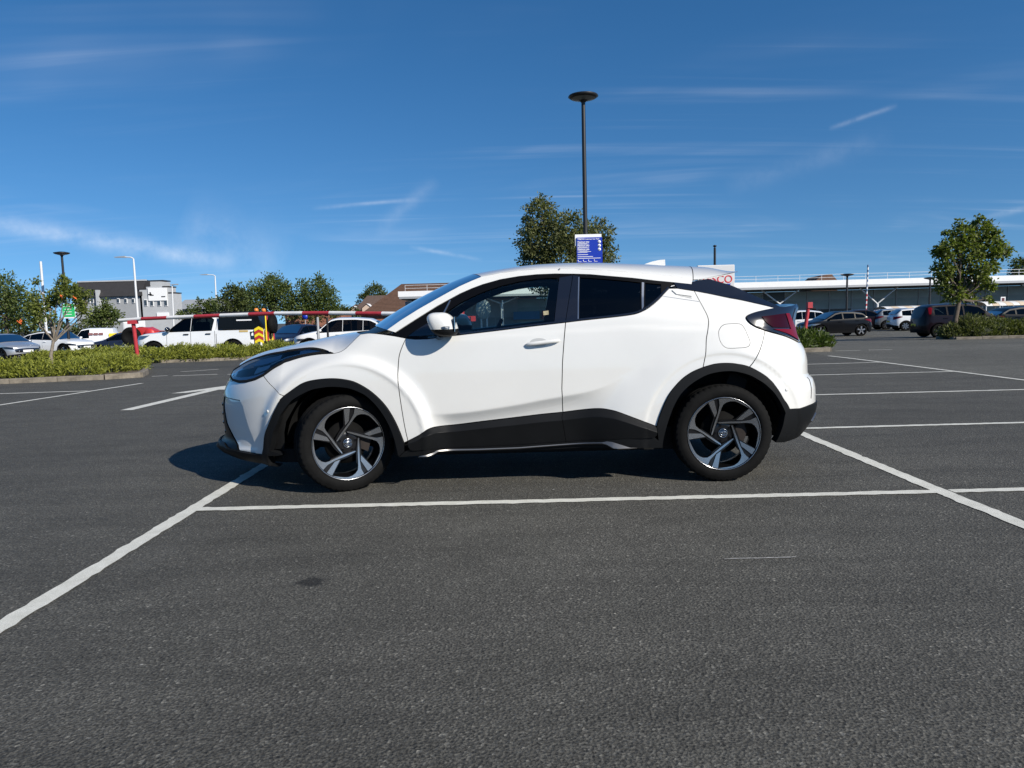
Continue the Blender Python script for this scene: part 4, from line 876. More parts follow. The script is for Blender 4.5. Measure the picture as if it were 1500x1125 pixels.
# blue car park notice on the lamp post
def notice():
    Y = 23.8; a = at(843.2, 345.5, Y); b = at(882, 345.5, Y); c = at(862, 393.5, Y); W_, H_ = b.x-a.x, a.z-c.z
    root = empty('notice_board', (a.x, Y, c.z), 0, 'blue car park notice fixed to the tall lamp post', 'sign')
    mb = MB(); mb.prism([(-.02, H_*.70), (.10, H_*.70), (.10, H_*.80), (W_-.02, H_*.80), (W_-.02, H_+.045), (-.02, H_+.045)], .02, .04, 'Y'); mb.build('backing_board', white_s, root)
    mb = MB(); mb.box((W_/2+.015, .0, H_/2-.03), (W_-.03, .03, H_-.06)); mb.build('blue_panel', blue_p, root)
    y_ = -.017; s_ = .072
    text_obj('TESCO', (.055, y_, H_-.135), s_*.95, white_s, root, bold=.002, extrude=.002); text_obj('Customer Car Park', (.275, y_, H_-.135), s_*.86, white_s, root, bold=.001, extrude=.002)
    for k, zz in enumerate((.225, .345, .465)):
        text_obj('Maximum stay', (.055, y_, H_-zz), .066, white_s, root, bold=.002, extrude=.002)
        for j in range(2 if k < 2 else 3):
            mb = MB(); mb.box((.055+.16+.03*(j % 2)+(.06 if k == 2 and j == 1 else 0), y_, H_-zz-.028-.027*j), (.32+.06*(j % 2), .004, .013)); mb.build('small_print', white_s, root)
        mb = MB(); mb.lathe([(0, -.004), (.052, -.004), (.052, .006)], 'Y', 24, c=(W_-.10, y_+.003, H_-zz+.012)); ci = mb.build('roundel', white_s, root)
        mb = MB(); mb.box((W_-.10, y_-.004, H_-zz+.012), (.022, .003, .045 if k < 2 else .03)); mb.build('roundel_mark', blue_p, ci)
    for zz, w_ in ((.615, .34), (.68, .50), (.735, .75)):
        mb = MB(); mb.box((.055+w_/2, y_, H_-zz), (w_, .004, .016)); mb.build('small_print', white_s, root)
    for xx in (.07, .24, .41, .60):
        mb = MB(); mb.box((xx, y_, H_-.80), (.022, .004, .04)); mb.box((xx+.05, y_, H_-.84), (.11, .004, .012)); mb.build('pictogram', white_s, root)
    mb = MB(); mb.box((W_/2-.01, .09, H_*.75), (.24, .1, .05)); mb.build('clamp', steel_g, root)
notice()
# green notice on the left lamp post
def green():
    Y = 43.7; a = at(90, 445, Y); b = at(111, 466, Y); root = empty('notice_board', (a.x, Y, b.z), 0, 'bright green notice fixed to the left black lamp post', 'sign'); W_, H_ = b.x-a.x, a.z-b.z
    mb = MB(); mb.box((W_/2, .02, H_/2), (W_, .03, H_)); mb.build('backing_board', white_s, root); mb = MB(); mb.box((W_/2, 0, H_/2+.03), (W_*.92, .03, H_*.86)); mb.build('green_panel', green_p, root)
    for k in range(4): mb = MB(); mb.box((W_*(.42+.05*(k % 2)), -.018, H_*(.80-.18*k)), (W_*(.62-.1*(k % 2)), .004, .035)); mb.build('small_print', white_s, root)
green()
# ---- the swing barrier across the lane
bar = empty('swing_barrier', tuple(gnd(198, 20.9)), 0, 'red and white pole barrier on a red post across the lane', 'barrier'); BL = bar.location
mb = MB(); t_ = at(195, 471, 20.7)-BL; mb.tube([(0, 0, -.05), (t_.x, t_.y, t_.z)], .055, 10); mb.build('post', red_p, bar)
mb = MB(); mb.box((t_.x, t_.y-.02, t_.z-.02), (.26, .12, .10)); mb.build('pivot_bracket', red_p, bar)
edges = [175, 208, 245.5, 285, 323, 365, 403, 444, 483, 522, 560, 600, 640, 668]
yb = lambda px: np.interp(px, [175, 208, 300, 400, 480, 560, 668], [469.5, 467, 463, 459.2, 458.6, 459.4, 461])
Yb = lambda px: np.interp(px, [175, 668], [20.9, 16.6])
for i, (p, q) in enumerate(zip(edges[:-1], edges[1:])):
    A = at(p, yb(p), Yb(p))-BL; B = at(q, yb(q), Yb(q))-BL; mb = MB(); mb.tube([tuple(A), tuple(B)], .052, 10); mb.build('bar_section', wht_p if i % 2 == 0 else red_p, bar)
ep = empty('barrier_end_post', tuple(gnd(676, 16.6)), 0, 'red catch post seen through the front window of the white car', 'post'); e_ = at(676, 452, 16.6)-ep.location
mb = MB(); mb.tube([(0, 0, -.05), (0, 0, e_.z)], .07, 10); mb.build('post', red_p, ep); mb = MB(); f_ = at(684, 467, 16.6)-ep.location; mb.box((f_.x+.0, 0, f_.z), (.40, .1, .12)); mb.build('catch', red_p, ep)
rp = empty('barrier_post', tuple(gnd(1176, 24.4)), 0, 'leaning red barrier post in the kerbed island behind the tail light', 'post'); e_ = at(1184.5, 447, 24.4)-rp.location
mb = MB(); mb.tube([(0, 0, -.05), tuple(e_)], .062, 10); mb.build('post', red_p, rp); mb = MB(); mb.box((e_.x+.02, e_.y-.02, e_.z), (.16, .16, .20)); mb.build('bracket', red_p, rp); mb = MB(); mb.tube([(e_.x+.05, e_.y, e_.z-.10), (e_.x+.22, e_.y-.05, e_.z-.13)], .05, 8); mb.build('pivot', blk_p, rp)
# ---- posts and round sign beyond the car
pole('bollard_post', 'pale grey post in front of the white family car', 465, 464.5, 30, .065, steel_g, cat='post')
pole('bollard_post', 'black post in front of the white family car', 479, 465, 29, .05, blk_p, cat='post')
rs_ = empty('round_sign', tuple(gnd(708, 30)), 0, 'grey backed round sign on two posts seen through the front window', 'sign'); o_ = rs_.location
cc = at(708, 453, 30)-o_; mb = MB(); mb.lathe([(0, -.01), (.30, -.01), (.31, 0), (.30, .01), (0, .01)], 'Y', 28, c=(cc.x, 0, 0)); so_ = mb.build('disc', simple('sign_back', (.36, .39, .38), .5), rs_); so_.scale = (1, 1, 1.35); so_.location = (0, 0, cc.z)
for px in (704.5, 712.5): q = at(px, 445, 30)-o_; mb = MB(); mb.tube([(q.x, .05, 0), (q.x, .05, q.z)], .035, 8); mb.build('post', steel_w, rs_)
pole('sign_post', 'thin pale post right of the round sign seen through the car window', 736, 440, 30, .035, steel_w, cat='post')
# blue disc sign by the wall
bs = empty('round_sign', tuple(gnd(447, 55)), 0, 'small blue round sign in front of the brick wall', 'sign'); q = at(447, 464, 55)-bs.location
mb = MB(); mb.lathe([(0, -.02), (.2, -.02), (.2, .02)], 'Y', 20, c=(0, -.05, q.z)); mb.build('disc', blue_p, bs); mb = MB(); mb.tube([(0, 0, 0), (0, 0, q.z+.1)], .03, 6); mb.build('post', steel_g, bs)
# ---- trolley shelters
def shelter(label, pxa, pxb, pyt, Y, panels):
    A, B = at(pxa, pyt, Y), at(pxb, pyt, Y); gz = float(zg(Y)); root = empty('trolley_shelter', (A.x, Y, gz), 0, label, 'shelter', 'trolley shelters'); L_ = B.x-A.x; H_ = A.z-gz; n = max(4, int(L_/.55))
    cream = simple('shelter_cream', (.62, .50, .36), .5); crw = simple('shelter_pale', (.72, .70, .66), .4)
    for i in range(n):
        vs = []; xa, xb = L_*i/n, L_*(i+1)/n-.02
        for k in range(7):
            a_ = R(10+160*k/6); yy = -1.2*math.cos(a_); zz = H_-.45+.45*math.sin(a_); vs += [(xa, yy, zz), (xb, yy, zz)]
        o = mesh_obj('roof_sheet', vs, [(2*k, 2*k+1, 2*k+3, 2*k+2) for k in range(6)], cream if i % 2 else crw, root, smooth=True)
    for i in range(0, n+1, max(1, n//4)):
        for yy in (-1.1, 1.1): mb = MB(); mb.tube([(L_*i/n, yy, 0), (L_*i/n, yy, H_-.35)], .05, 6); mb.build('leg', steel_w, root)
    for i in range(panels): mb = MB(); mb.box((L_*(i+.5)/panels, -1.15, H_-.85), (L_/panels-.15, .05, .55)); mb.build('side_panel', simple('panel_blue', (.02, .10, .38), .5), root)
shelter('trolley shelter with curved cream roof and blue panels behind the parked estates', 1290, 1360, 449, 62, 4)
shelter('trolley shelter with curved pale roof right of the dark people carrier', 1432, 1540, 442, 60, 0)
for px in (1422, 1468):
    q = gnd(px, 64); rs2 = empty('round_sign', tuple(q), 0, 'small pedestrian sign %s the small right tree' % ('just right of' if px == 1422 else 'well right of'), 'sign'); t_ = at(px, 439, 64)-q
    mb = MB(); mb.box((0, -.03, t_.z), (.42, .03, .5)); mb.build('plate', white_s, rs2); mb = MB(); mb.box((0, -.05, t_.z+.02), (.24, .02, .28)); mb.build('symbol', simple('sign_dark', (.10, .02, .03), .5), rs2); mb = MB(); mb.tube([(0, 0, 0), (0, 0, t_.z+.2)], .035, 6); mb.build('post', steel_g, rs2)
# ================================================================ other vehicles
def bg_surface(L_, w0, zbelt, nose, tail, tumble=.42):
    hl = L_/2; fx, rx = -hl+.62, hl-.55; SL_ = .85
    def wid(x, z):
        z = np.asarray(z, float); zb_ = np.interp(x, *zbelt)
        return w0-.05*np.clip((.55-z)/.4, 0, 1)**2-.02*np.clip((z-.75)/.3, 0, 1)-tumble*_sp(z-zb_, .02)
    def P(s, z):
        s, z = np.broadcast_arrays(np.asarray(s, float), np.asarray(z, float)); xm = np.clip(s, fx, rx)
        tF = np.clip((fx-s)/SL_, 0, 1)*np.pi/2; tR = np.clip((s-rx)/SL_, 0, 1)*np.pi/2
        xF = -hl+_sm(z, *nose); xR = hl-_sm(z, *tail)
        x = xm+(xF-fx)*np.sin(tF)**.85+(xR-rx)*np.sin(tR)**.85
        return np.stack([x, -np.maximum(wid(np.clip(x, -hl, hl), z), .05)*np.cos(tF)**.65*np.cos(tR)**.65, z], -1)
    return P, fx-SL_, rx+SL_
def bg_car(name, label, loc, rz, mat, T, group='cars parked in the background', cat='car', glassm=None):
    """T: dict with L, W, top (xs, zs), belt (xs, zs), axles, wr, win ranges"""
    root = empty(name, loc, rz, label, cat, group); L_, w0 = T['L'], T['W']/2; hl = L_/2
    nose = T.get('nose', ([.15, .3, .5, .7, .85, 1.0, 1.2], [.12, .02, 0, .03, .10, .30, .6])); tail = T.get('tail', ([.15, .35, .55, .75, .95, 1.2, 1.5], [.10, .02, 0, .03, .08, .22, .45]))
    P, s0, s1 = bg_surface(L_, w0, T['belt'], nose, tail, T.get('tumble', .42)); topx, topz = T['top']
    ss = np.linspace(s0, s1, 61); px_ = P(ss, np.full(61, .85))[:, 0]
    ztop = np.interp(px_, topx, topz); drop = np.interp(px_, T['belt'][0], np.interp(T['belt'][0], topx, topz)-np.array(T['belt'][1])); ze = ztop-np.clip(.06+0*drop, .05, .08)
    zlow = T.get('low', .22); wr = T['wr']; bot = [(s0, zlow+.06)]
    for ax in T['axles']:
        ra = wr+.055; bot += [(ax-ra, zlow)]+[(ax+ra*math.cos(a), wr+ra*math.sin(a)) for a in np.linspace(math.pi+.1, -.1, 15)][1:-1]+[(ax+ra, zlow)]
    bot += [(s1, zlow+.06)]
    poly = bot+[(a, b) for a, b in zip(ss[::-1], ze[::-1])]
    glassm = glassm or M['privacy']
    # window polygons
    wins = []
    def ztx(x): return np.interp(x, px_, ze)
    bx = lambda x: np.interp(x, *T['belt'])+.015
    for (a, b) in T['win']:
        xs_ = np.linspace(a, b, 14); tp = ztx(xs_)-.075; bt = bx(xs_); ok = tp-bt > .015
        xs_, tp, bt = xs_[ok], tp[ok], bt[ok]; wins.append([(x, z) for x, z in zip(xs_, bt)]+[(x, z) for x, z in zip(xs_[::-1], tp[::-1])])
    sides = surf_panel('body_side', P, poly, mat, root, holes=wins, step=.10, grid=.12, thick=0, mirror=True)
    for k, w_ in enumerate(wins): surf_panel(('front_window', 'rear_window', 'quarter_window')[min(k, 2)], P, w_, glassm, root, off=-.012, gap=-.012, step=.10, grid=.2, thick=0, mirror=True)
    # dark surround behind the glass edge
    for w_ in wins: surf_panel('window_surround', P, [tuple(q) for q in poly_inset(dedupe(w_), -.025)], M['trim'], root, holes=[w_], off=.004, step=.12, grid=.3, thick=.01, mirror=True)
    E_ = P(ss, ze); v_ = np.linspace(-1, 1, 17); top = np.zeros((61, 17, 3))
    for i in range(61):
        sh = (1-np.abs(v_)**2.4)**.75; top[i, :, 0] = E_[i, 0]; top[i, :, 1] = -E_[i, 1]*v_; top[i, :, 2] = E_[i, 2]+(ztop[i]-E_[i, 2])*sh
    grid_obj('body_top', top, mat, root, flip=True)
    for nm, (xa, xb) in (('windscreen', T['ws']), ('rear_screen', T['rs'])):
        if xa is None: continue
        xs_ = np.linspace(xa, xb, 10); g_ = np.zeros((10, 11, 3)); v2 = np.linspace(-.90, .90, 11)
        for i, x in enumerate(xs_):
            e = np.array([np.interp(x, px_, E_[:, k]) for k in range(3)]); zt_ = np.interp(x, topx, topz); sh = (1-np.abs(v2)**2.4)**.75
            g_[i, :, 0] = x+(-.012 if nm == 'windscreen' else .012); g_[i, :, 1] = -e[1]*v2; g_[i, :, 2] = e[2]+(zt_-e[2])*sh+.012
        grid_obj(nm, g_, glassm, root, flip=True)
    # lower trim, lights, plates, mirrors, handles
    zt1 = T.get('trim', .34)
    surf_panel('sill', P, [(T['axles'][0]+wr+.08, zlow-.02), (T['axles'][1]-wr-.08, zlow-.02), (T['axles'][1]-wr-.08, zt1), (T['axles'][0]+wr+.08, zt1)], M['clad'], root, off=.008, step=.2, grid=.3, thick=.03, mirror=True)
    surf_panel('front_skirt', P, [(s0, zlow), (T['axles'][0]-wr-.08, zlow-.01), (T['axles'][0]-wr-.08, zt1-.02), (s0, zt1+.05)], M['clad'], root, off=.008, step=.1, grid=.2, thick=.03, mirror=True)
    surf_panel('rear_skirt', P, [(T['axles'][1]+wr+.08, zlow), (s1, zlow+.04), (s1, zt1+.12), (T['axles'][1]+wr+.08, zt1)], M['clad'], root, off=.008, step=.1, grid=.2, thick=.03, mirror=True)
    for ax in T['axles']:
        if T.get('arch'): ra = wr+.05; surf_panel('arch_trim', P, [(ax+ra*math.cos(a), wr+ra*math.sin(a)) for a in np.linspace(math.pi, 0, 15)]+[(ax+(ra+.055)*math.cos(a), wr+(ra+.055)*math.sin(a)) for a in np.linspace(0, math.pi, 15)], M['clad'], root, off=.01, step=.1, grid=.2, thick=.02, mirror=True)
    hz, tz = T.get('hlz', .66), T.get('tlz', .85)
    hs_ = T.get('hls', .34)
    surf_panel('headlight', P, [(s0+.35, hz-.05), (s0+.75, hz), (s0+.75+hs_, hz+.10), (s0+.65, hz+.10), (s0+.38, hz+.06)], T.get('hlm', M['satin']), root, off=.008, step=.1, grid=.2, thick=.02, mirror=True)
    surf_panel('tail_light', P, T.get('tl', [(s1-.45, tz-.10), (s1-.32, tz-.10), (s1-.30, tz+.10), (s1-.80, tz+.12), (s1-.95, tz+.08)]), M['redbright'], root, off=.008, step=.1, grid=.2, thick=.02, mirror=True)
    surf_panel('grille', P, [(s0, hz-.22), (s0+.30, hz-.20), (s0+.34, hz-.02), (s0, hz)], M['gloss'], root, off=.006, step=.1, grid=.2, thick=.02, mirror=True)
    for sg in (1, -1):
        mx_ = T['win'][0][0]+.14; z_ = bx(mx_)+.03; mb = MB(); mb.lathe([(0, -.10), (.06, -.07), (.085, 0), (.06, .07), (0, .10)], 'Y', 10, c=(0, 0, 0)); o = mb.build('door_mirror', mat, root); o.location = (mx_, -(w0+.06)*sg, z_+.05); o.scale = (.8, 1.0, .8)
        for hx in T.get('handles', ()):
            q = P(hx, float(bx(hx))-.14); mb = MB(); mb.box((0, 0, 0), (.20, .03, .03)); o = mb.build('door_handle', mat if T.get('hm') is None else T['hm'], root); o.location = (q[0], (q[1]-.015)*sg, q[2])
    for nm, x_, m_ in (('number_plate', -hl+.0, white_s), ('number_plate', hl-.02, simple('plate_yellow', (.70, .52, .03), .5))):
        mb = MB(); mb.box((0, 0, 0), (.03, .52, .115)); o = mb.build(nm, m_, root); o.location = (x_, 0, .52 if x_ < 0 else .62)
    for dx in T.get('doors', ()):
        zb_ = float(bx(dx)); surf_panel('door_gap', P, [(dx-.006, zt1), (dx+.006, zt1), (dx+.006, zb_), (dx-.006, zb_)], M['black'], root, off=.002, step=.3, grid=.5, thick=.001, mirror=True)
    # inside: dark tub and seats
    mb = MB(); mb.box((0, 0, zlow+.18), (L_-1.0, 2*w0-.5, .22)); mb.box((T['axles'][0], 0, .5), (.9, 2*w0-.62, .5)); mb.box((T['axles'][1], 0, .5), (.9, 2*w0-.62, .5)); mb.build('underbody', M['black'], root)
    mb = MB(); xm = T['win'][0][0]; zb_ = float(bx(0)); mb.box(((xm+T['win'][-1][1])/2, 0, .55), (T['win'][-1][1]-xm-.1, 2*w0-.2, .35)); 
    for yy in (-.36, .36): mb.box((xm+1.15, yy, zb_+.02), (.16, .44, .55)); mb.box((xm+2.0, yy, zb_-.02), (.16, .5, .45))
    mb.build('seats', M['seat'], root)
    # wheels
    for ax in T['axles']:
        for sg in (1, -1):
            tw = .215; mb = MB(); ri = wr*T.get('rimf', .66)
            mb.lathe([(ri, -.09), (ri+.02, -tw/2), (wr-.03, -tw/2), (wr, -tw/2+.03), (wr, tw/2-.03), (wr-.03, tw/2), (ri, tw/2)], 'Y', 26); wo = mb.build('wheel', M['tyre'], root); wo.location = (ax, -(w0-.125)*sg, wr)
            if sg < 0: wo.rotation_euler = (0, 0, math.pi)
            mb = MB(); mb.lathe([(0, -.02), (ri*.98, -.02), (ri, -.098)], 'Y', 24); rb = mb.build('rim', M['alloyb'], wo)
            sm_ = T.get('spokem', M['alloy'])
            for k in range(T.get('ns', 5)):
                a = 2*math.pi*k/T.get('ns', 5)+.3; mb = MB(); ca, sa = math.cos(a), math.sin(a)
                def rv(u, v): return (u*ca-v*sa, u*sa+v*ca)
                mb.prism([rv(.03, -.028), rv(ri*.97, -.045), rv(ri*.97, .045), rv(.03, .028)], -.085, -.04, 'Y'); mb.build('spoke', sm_, rb)
    return root
def prof(L_, H, kind):
    h = L_/2
    if kind == 'hatch': xs = [-h, -h+.08, -h+.4, -h+.95, -h+1.12, -.30*L_/4.1+.02, .05, .75, 1.30, h-.42, h-.12, h]; zs = [.60, .74, .86, .97, 1.02, H-.07, H, H-.01, H-.09, H-.36, .96, .80]
    if kind == 'suv': xs = [-h, -h+.08, -h+.4, -h+1.1, -h+1.28, -.42, -.1, .7, 1.35, h-.50, h-.10, h]; zs = [.68, .84, .97, 1.10, 1.15, H-.06, H, H-.01, H-.07, H-.26, 1.08, .90]
    if kind == 'coupe': xs = [-h, -h+.08, -h+.4, -h+1.1, -h+1.28, -.42, -.05, .55, 1.25, h-.50, h-.10, h]; zs = [.66, .80, .92, 1.03, 1.08, H-.06, H, H-.03, H-.14, H-.36, 1.06, .88]
    if kind == 'estate': xs = [-h, -h+.08, -h+.4, -h+1.05, -h+1.22, -.55, -.15, .8, 1.6, h-.32, h-.08, h]; zs = [.60, .74, .86, .97, 1.02, H-.06, H, H-.01, H-.06, H-.24, .98, .82]
    if kind == 'mpv': xs = [-h, -h+.08, -h+.35, -h+.85, -h+1.0, -.55, -.1, .8, 1.5, h-.22, h-.10, h]; zs = [.66, .80, .92, 1.06, 1.12, H-.08, H, H-.01, H-.04, H-.14, 1.06, .84]
    return xs, zs
silver = car_paint('silver_paint', (.50, .52, .54), .05, .3, .6); greyp = car_paint('grey_paint', (.20, .215, .23), .05, .3, .5); blackp = car_paint('black_paint', (.004, .0045, .006), .1, .3, coat=.22, spec=.15); navy = car_paint('navy_paint', (.008, .012, .030), .1, .3, coat=.3, spec=.2)
plum = car_paint('plum_paint', (.009, .005, .008), .1, .3, coat=.25, spec=.15); slate = car_paint('slate_paint', (.055, .065, .085), .08, .3, .4); white2 = car_paint('fleet_white', (.76, .77, .78), .05)
def T_(L_, H, W_, kind, **k):
    h = L_/2; top = prof(L_, H, kind); b = k.pop('belt0', .92); r = k.pop('rise', .10)
    d = dict(L=L_, W=W_, top=top, belt=([-h, -h+1.0, h-.8, h], [b-.02, b, b+r, b+r+.05]), axles=(-h+.86, h-.82), wr=.325, ws=(-h+1.14, -.38 if kind != 'hatch' else -.28), rs=(h-.62, h-.20), win=[(-h+1.25, .10), (.17, h-1.22), (h-1.15, h-.62)], handles=(-.05, .95), doors=(.135, -h+1.28))
    d.update(k); return d
def car_at(px, Y, dz=0): g = gnd(px, Y); return (g.x, g.y, g.z+dz)
cl_glass = glass_mat('far_glass', (.16, .20, .21), .6)
bg_car('parked_car', 'white family crossover parked behind the bonnet of the near car', car_at(502, 33.4), R(2), white2, T_(4.48, 1.68, 1.85, 'suv', wr=.35, arch=True, belt0=1.0, rise=.08, tlz=1.02), glassm=cl_glass)
bg_car('parked_car', 'dark blue car parked between the pickup and the white crossover', car_at(432, 40), R(70), navy, T_(4.1, 1.5, 1.76, 'hatch'))
bg_car('parked_car', 'dark grey car glimpsed behind the windscreen of the near car', car_at(590, 38), R(8), slate, T_(4.6, 1.62, 1.85, 'suv', wr=.35))
bg_car('parked_car', 'white coupe shaped crossover beside the young berry tree', car_at(80, 44.5, -.06), R(180-14), white2, T_(4.5, 1.55, 1.85, 'coupe', wr=.35, arch=True, belt0=.97, hlm=M['gloss']))
bg_car('parked_car', 'silver grey car cut off by the left edge', car_at(3, 39.5, -.06), R(180-26), silver, T_(4.2, 1.46, 1.8, 'hatch', wr=.34, hlm=M['gloss'], spokem=M['alloyb']))
bg_car('parked_car', 'dark car parked between the white van and the barrier post', car_at(178, 47, -.18), R(20), navy, T_(4.2, 1.46, 1.8, 'hatch'))
bg_car('parked_car', 'black hatchback parked behind the leaning red post', car_at(1221, 41.5), R(3), blackp, T_(4.05, 1.44, 1.75, 'hatch', wr=.33, spokem=M['satin'], rimf=.72), glassm=cl_glass)
bg_car('parked_car', 'white car half hidden by the tail of the near car', car_at(1168, 47), R(-10), white2, T_(4.2, 1.55, 1.78, 'hatch'))
bg_car('parked_car', 'dark car between the black hatchback and the grey estate', car_at(1266, 52), R(172), plum, T_(4.2, 1.48, 1.76, 'hatch'))
bg_car('parked_car', 'grey estate car with silver wheels left of the white estate', car_at(1322, 51.5), R(174), greyp, T_(4.5, 1.50, 1.78, 'estate', ns=7), glassm=cl_glass)
bg_car('parked_car', 'white estate car beside the dark people carrier', car_at(1354, 48), R(170), white2, T_(4.5, 1.50, 1.78, 'estate', ns=7, spokem=M['satin']), glassm=cl_glass)
bg_car('parked_car', 'dark people carrier with red tail light behind the right hedge', car_at(1404, 34.5), R(180-7), plum, T_(4.1, 1.62, 1.75, 'mpv', wr=.33, belt0=1.0, rise=.06, rs=(None, None), tail=([.15, .35, .55, .75, .95, 1.2, 1.5], [.10, .02, 0, .02, .05, .10, .18]), tl=[(1.58, 1.12), (1.68, 1.12), (1.72, 1.42), (1.60, 1.46), (1.50, 1.40)]), glassm=cl_glass)
bg_car('parked_car', 'dark car roof showing above the hedge at the right edge', car_at(1505, 37), R(174), blackp, T_(4.4, 1.44, 1.78, 'hatch'))
# ---- white van with chevrons
van = bg_car('parked_van', 'small white van with yellow rear markings behind the white crossover', car_at(134, 52, -.22), R(14), white2, T_(3.9, 1.82, 1.72, 'mpv', wr=.32, belt0=1.08, rise=.04, win=[(-.95, -.05)], rs=(None, None)), cat='van', group='works vehicles')
yl = simple('hi_vis_yellow', (.80, .62, .02), .5); hv_red = simple('hi_vis_red', (.45, .03, .03), .5)
for k in range(5):
    mb = MB(); mb.box((1.905, -.62+.31*k, .95), (.03, .30, 1.0)); mb.build('rear_chevron', yl if k % 2 == 0 else hv_red, van)
mb = MB(); mb.box((1.55, -.872, .95), (.55, .02, .9)); mb.build('side_marking', yl, van)
for k in range(3): mb = MB(); mb.box((.1+.33*k, -.862+.03, 1.38), (.28, .02, .16)); mb.build('side_lettering', simple('faded_maroon', (.22, .10, .10), .6), van)
# ---- white pickup with canopy
def pickup():
    loc = car_at(300, 30.2); root = empty('pickup_truck', loc, 0, 'white double cab pickup with black canopy and chevroned tail', 'pickup', 'works vehicles')
    L_ = 5.35; h = L_/2; w0 = .93; T = dict(L=L_, W=1.86, belt=([-h, -h+1.2, 1.0, h], [1.12, 1.16, 1.20, 1.20]))
    nose = ([.3, .5, .8, 1.0, 1.12, 1.2], [.05, 0, .02, .08, .20, .5]); tail = ([.3, .5, .9, 1.3], [.06, 0, 0, .02])
    P, s0, s1 = bg_surface(L_, w0, T['belt'], nose, tail, .40); wr = .385; axs = (-h+.90, h-1.22)
    topx = [-h, -h+.1, -h+.5, -h+1.35, -h+1.5, -h+2.15, -h+2.4, .55, .80, .83, h]; topz = [.95, 1.06, 1.14, 1.20, 1.24, 1.74, 1.80, 1.80, 1.76, 1.22, 1.22]
    ss = np.linspace(s0, s1, 90); px_ = P(ss, np.full(90, .95))[:, 0]; zt_ = np.interp(px_, topx, topz); ze = zt_-.05
    bot = [(s0, .45)]
    for ax in axs: ra = wr+.08; bot += [(ax-ra, .38)]+[(ax+ra*math.cos(a), wr+ra*math.sin(a)) for a in np.linspace(math.pi, 0, 15)][1:-1]+[(ax+ra, .38)]
    bot += [(s1, .5)]
    wf = [(-1.12, 1.19), (-.28, 1.20), (-.28, 1.69), (-.42, 1.70), (-.62, 1.62), (-.95, 1.36)]; wrr = [(-.20, 1.20), (.60, 1.21), (.66, 1.62), (.58, 1.68), (-.20, 1.69)]
    surf_panel('body_side', P, bot+[(a, b) for a, b in zip(ss[::-1], ze[::-1])], white2, root, holes=[wf, wrr], step=.06, grid=.1, thick=0, mirror=True)
    for nm, w_ in (('front_window', wf), ('rear_window', wrr)): surf_panel(nm, P, w_, cl_glass, root, off=-.01, gap=-.01, step=.1, grid=.2, thick=0, mirror=True); surf_panel('window_surround', P, [tuple(q) for q in poly_inset(dedupe(w_), -.03)], M['trim'], root, holes=[w_], off=.004, step=.1, grid=.3, thick=.01, mirror=True)
    E_ = P(ss, ze); v_ = np.linspace(-1, 1, 15); top = np.zeros((90, 15, 3)); sh_ = (1-np.abs(v_)**3)**.8
    for i in range(90): top[i, :, 0] = E_[i, 0]; top[i, :, 1] = -E_[i, 1]*v_; top[i, :, 2] = E_[i, 2]+(zt_[i]-E_[i, 2])*sh_
    grid_obj('body_top', top, white2, root, flip=True)
    g_ = np.zeros((6, 9, 3)); v2 = np.linspace(-.88, .88, 9)
    for i, x in enumerate(np.linspace(-h+1.55, -h+2.12, 6)):
        e = [np.interp(x, px_, E_[:, k]) for k in range(3)]; zt2 = np.interp(x, topx, topz); g_[i, :, 0] = x-.012; g_[i, :, 1] = -e[1]*v2; g_[i, :, 2] = e[2]+(zt2-e[2])*(1-np.abs(v2)**3)**.8+.012
    grid_obj('windscreen', g_, cl_glass, root, flip=True)
    # black canopy over the bed, its side windows, roof rack and beacons
    cnp = MB(); pr = [(.86, 1.215), (h-.02, 1.215), (h-.16, 1.80), (.94, 1.82)]
    cnp.prism(pr, -.86, .86, 'Y'); co = cnp.build('canopy', blackp, root); b_ = co.modifiers.new('b', 'BEVEL'); b_.width = .06; b_.segments = 2
    for sg in (1, -1):
        mb = MB(); mb.prism([(.98, 1.30), (1.52, 1.30), (1.50, 1.68), (1.05, 1.70)], -.868*sg, -.862*sg, 'Y'); mb.build('canopy_window', blackp, co)
        mb = MB(); mb.prism([(1.60, 1.30), (h-.25, 1.30), (h-.33, 1.68), (1.58, 1.68)], -.868*sg, -.862*sg, 'Y'); mb.build('canopy_window', blackp, co)
    mb = MB(); mb.box((1.95, -.873, 1.58), (.62, .006, .05)); mb.build('canopy_lettering', white_s, co)
    rk = MB()
    for yy in (-.7, .7): rk.tube([(.55, yy, 1.90), (h-.2, yy, 1.90)], .03, 6)
    for xx in np.linspace(.65, h-.3, 6): rk.tube([(xx, -.7, 1.90), (xx, .7, 1.90)], .022, 6)
    for xx in (.95, 1.6, 2.3):
        for yy in (-.7, .7): rk.tube([(xx, yy, 1.78), (xx, yy, 1.9)], .02, 6)
    rk.build('roof_rack', blk_p, root)
    for yy in (-.45, .45):
        mb = MB(); mb.lathe([(0, 1.90), (.09, 1.90), (.09, 2.0), (.06, 2.05), (0, 2.06)], 'Z', 14, c=(h-.35, yy, 0)); mb.build('beacon', simple('beacon_amber', (.70, .22, .04), .3), root)
    # tail: chevrons, lamp, spare wheel, step, ladder bar
    n = 6
    for k in range(n):
        y0 = -.62+.2*k; mb = MB(); mb.prism([(y0, .62), (y0+.2, .62), (y0+.2+(.12 if k < 3 else -.12), 1.20), (y0+(.12 if k < 3 else -.12), 1.20)], h+.005, h+.03, 'X'); mb.build('rear_chevron', yl if k % 2 == 0 else hv_red, root)
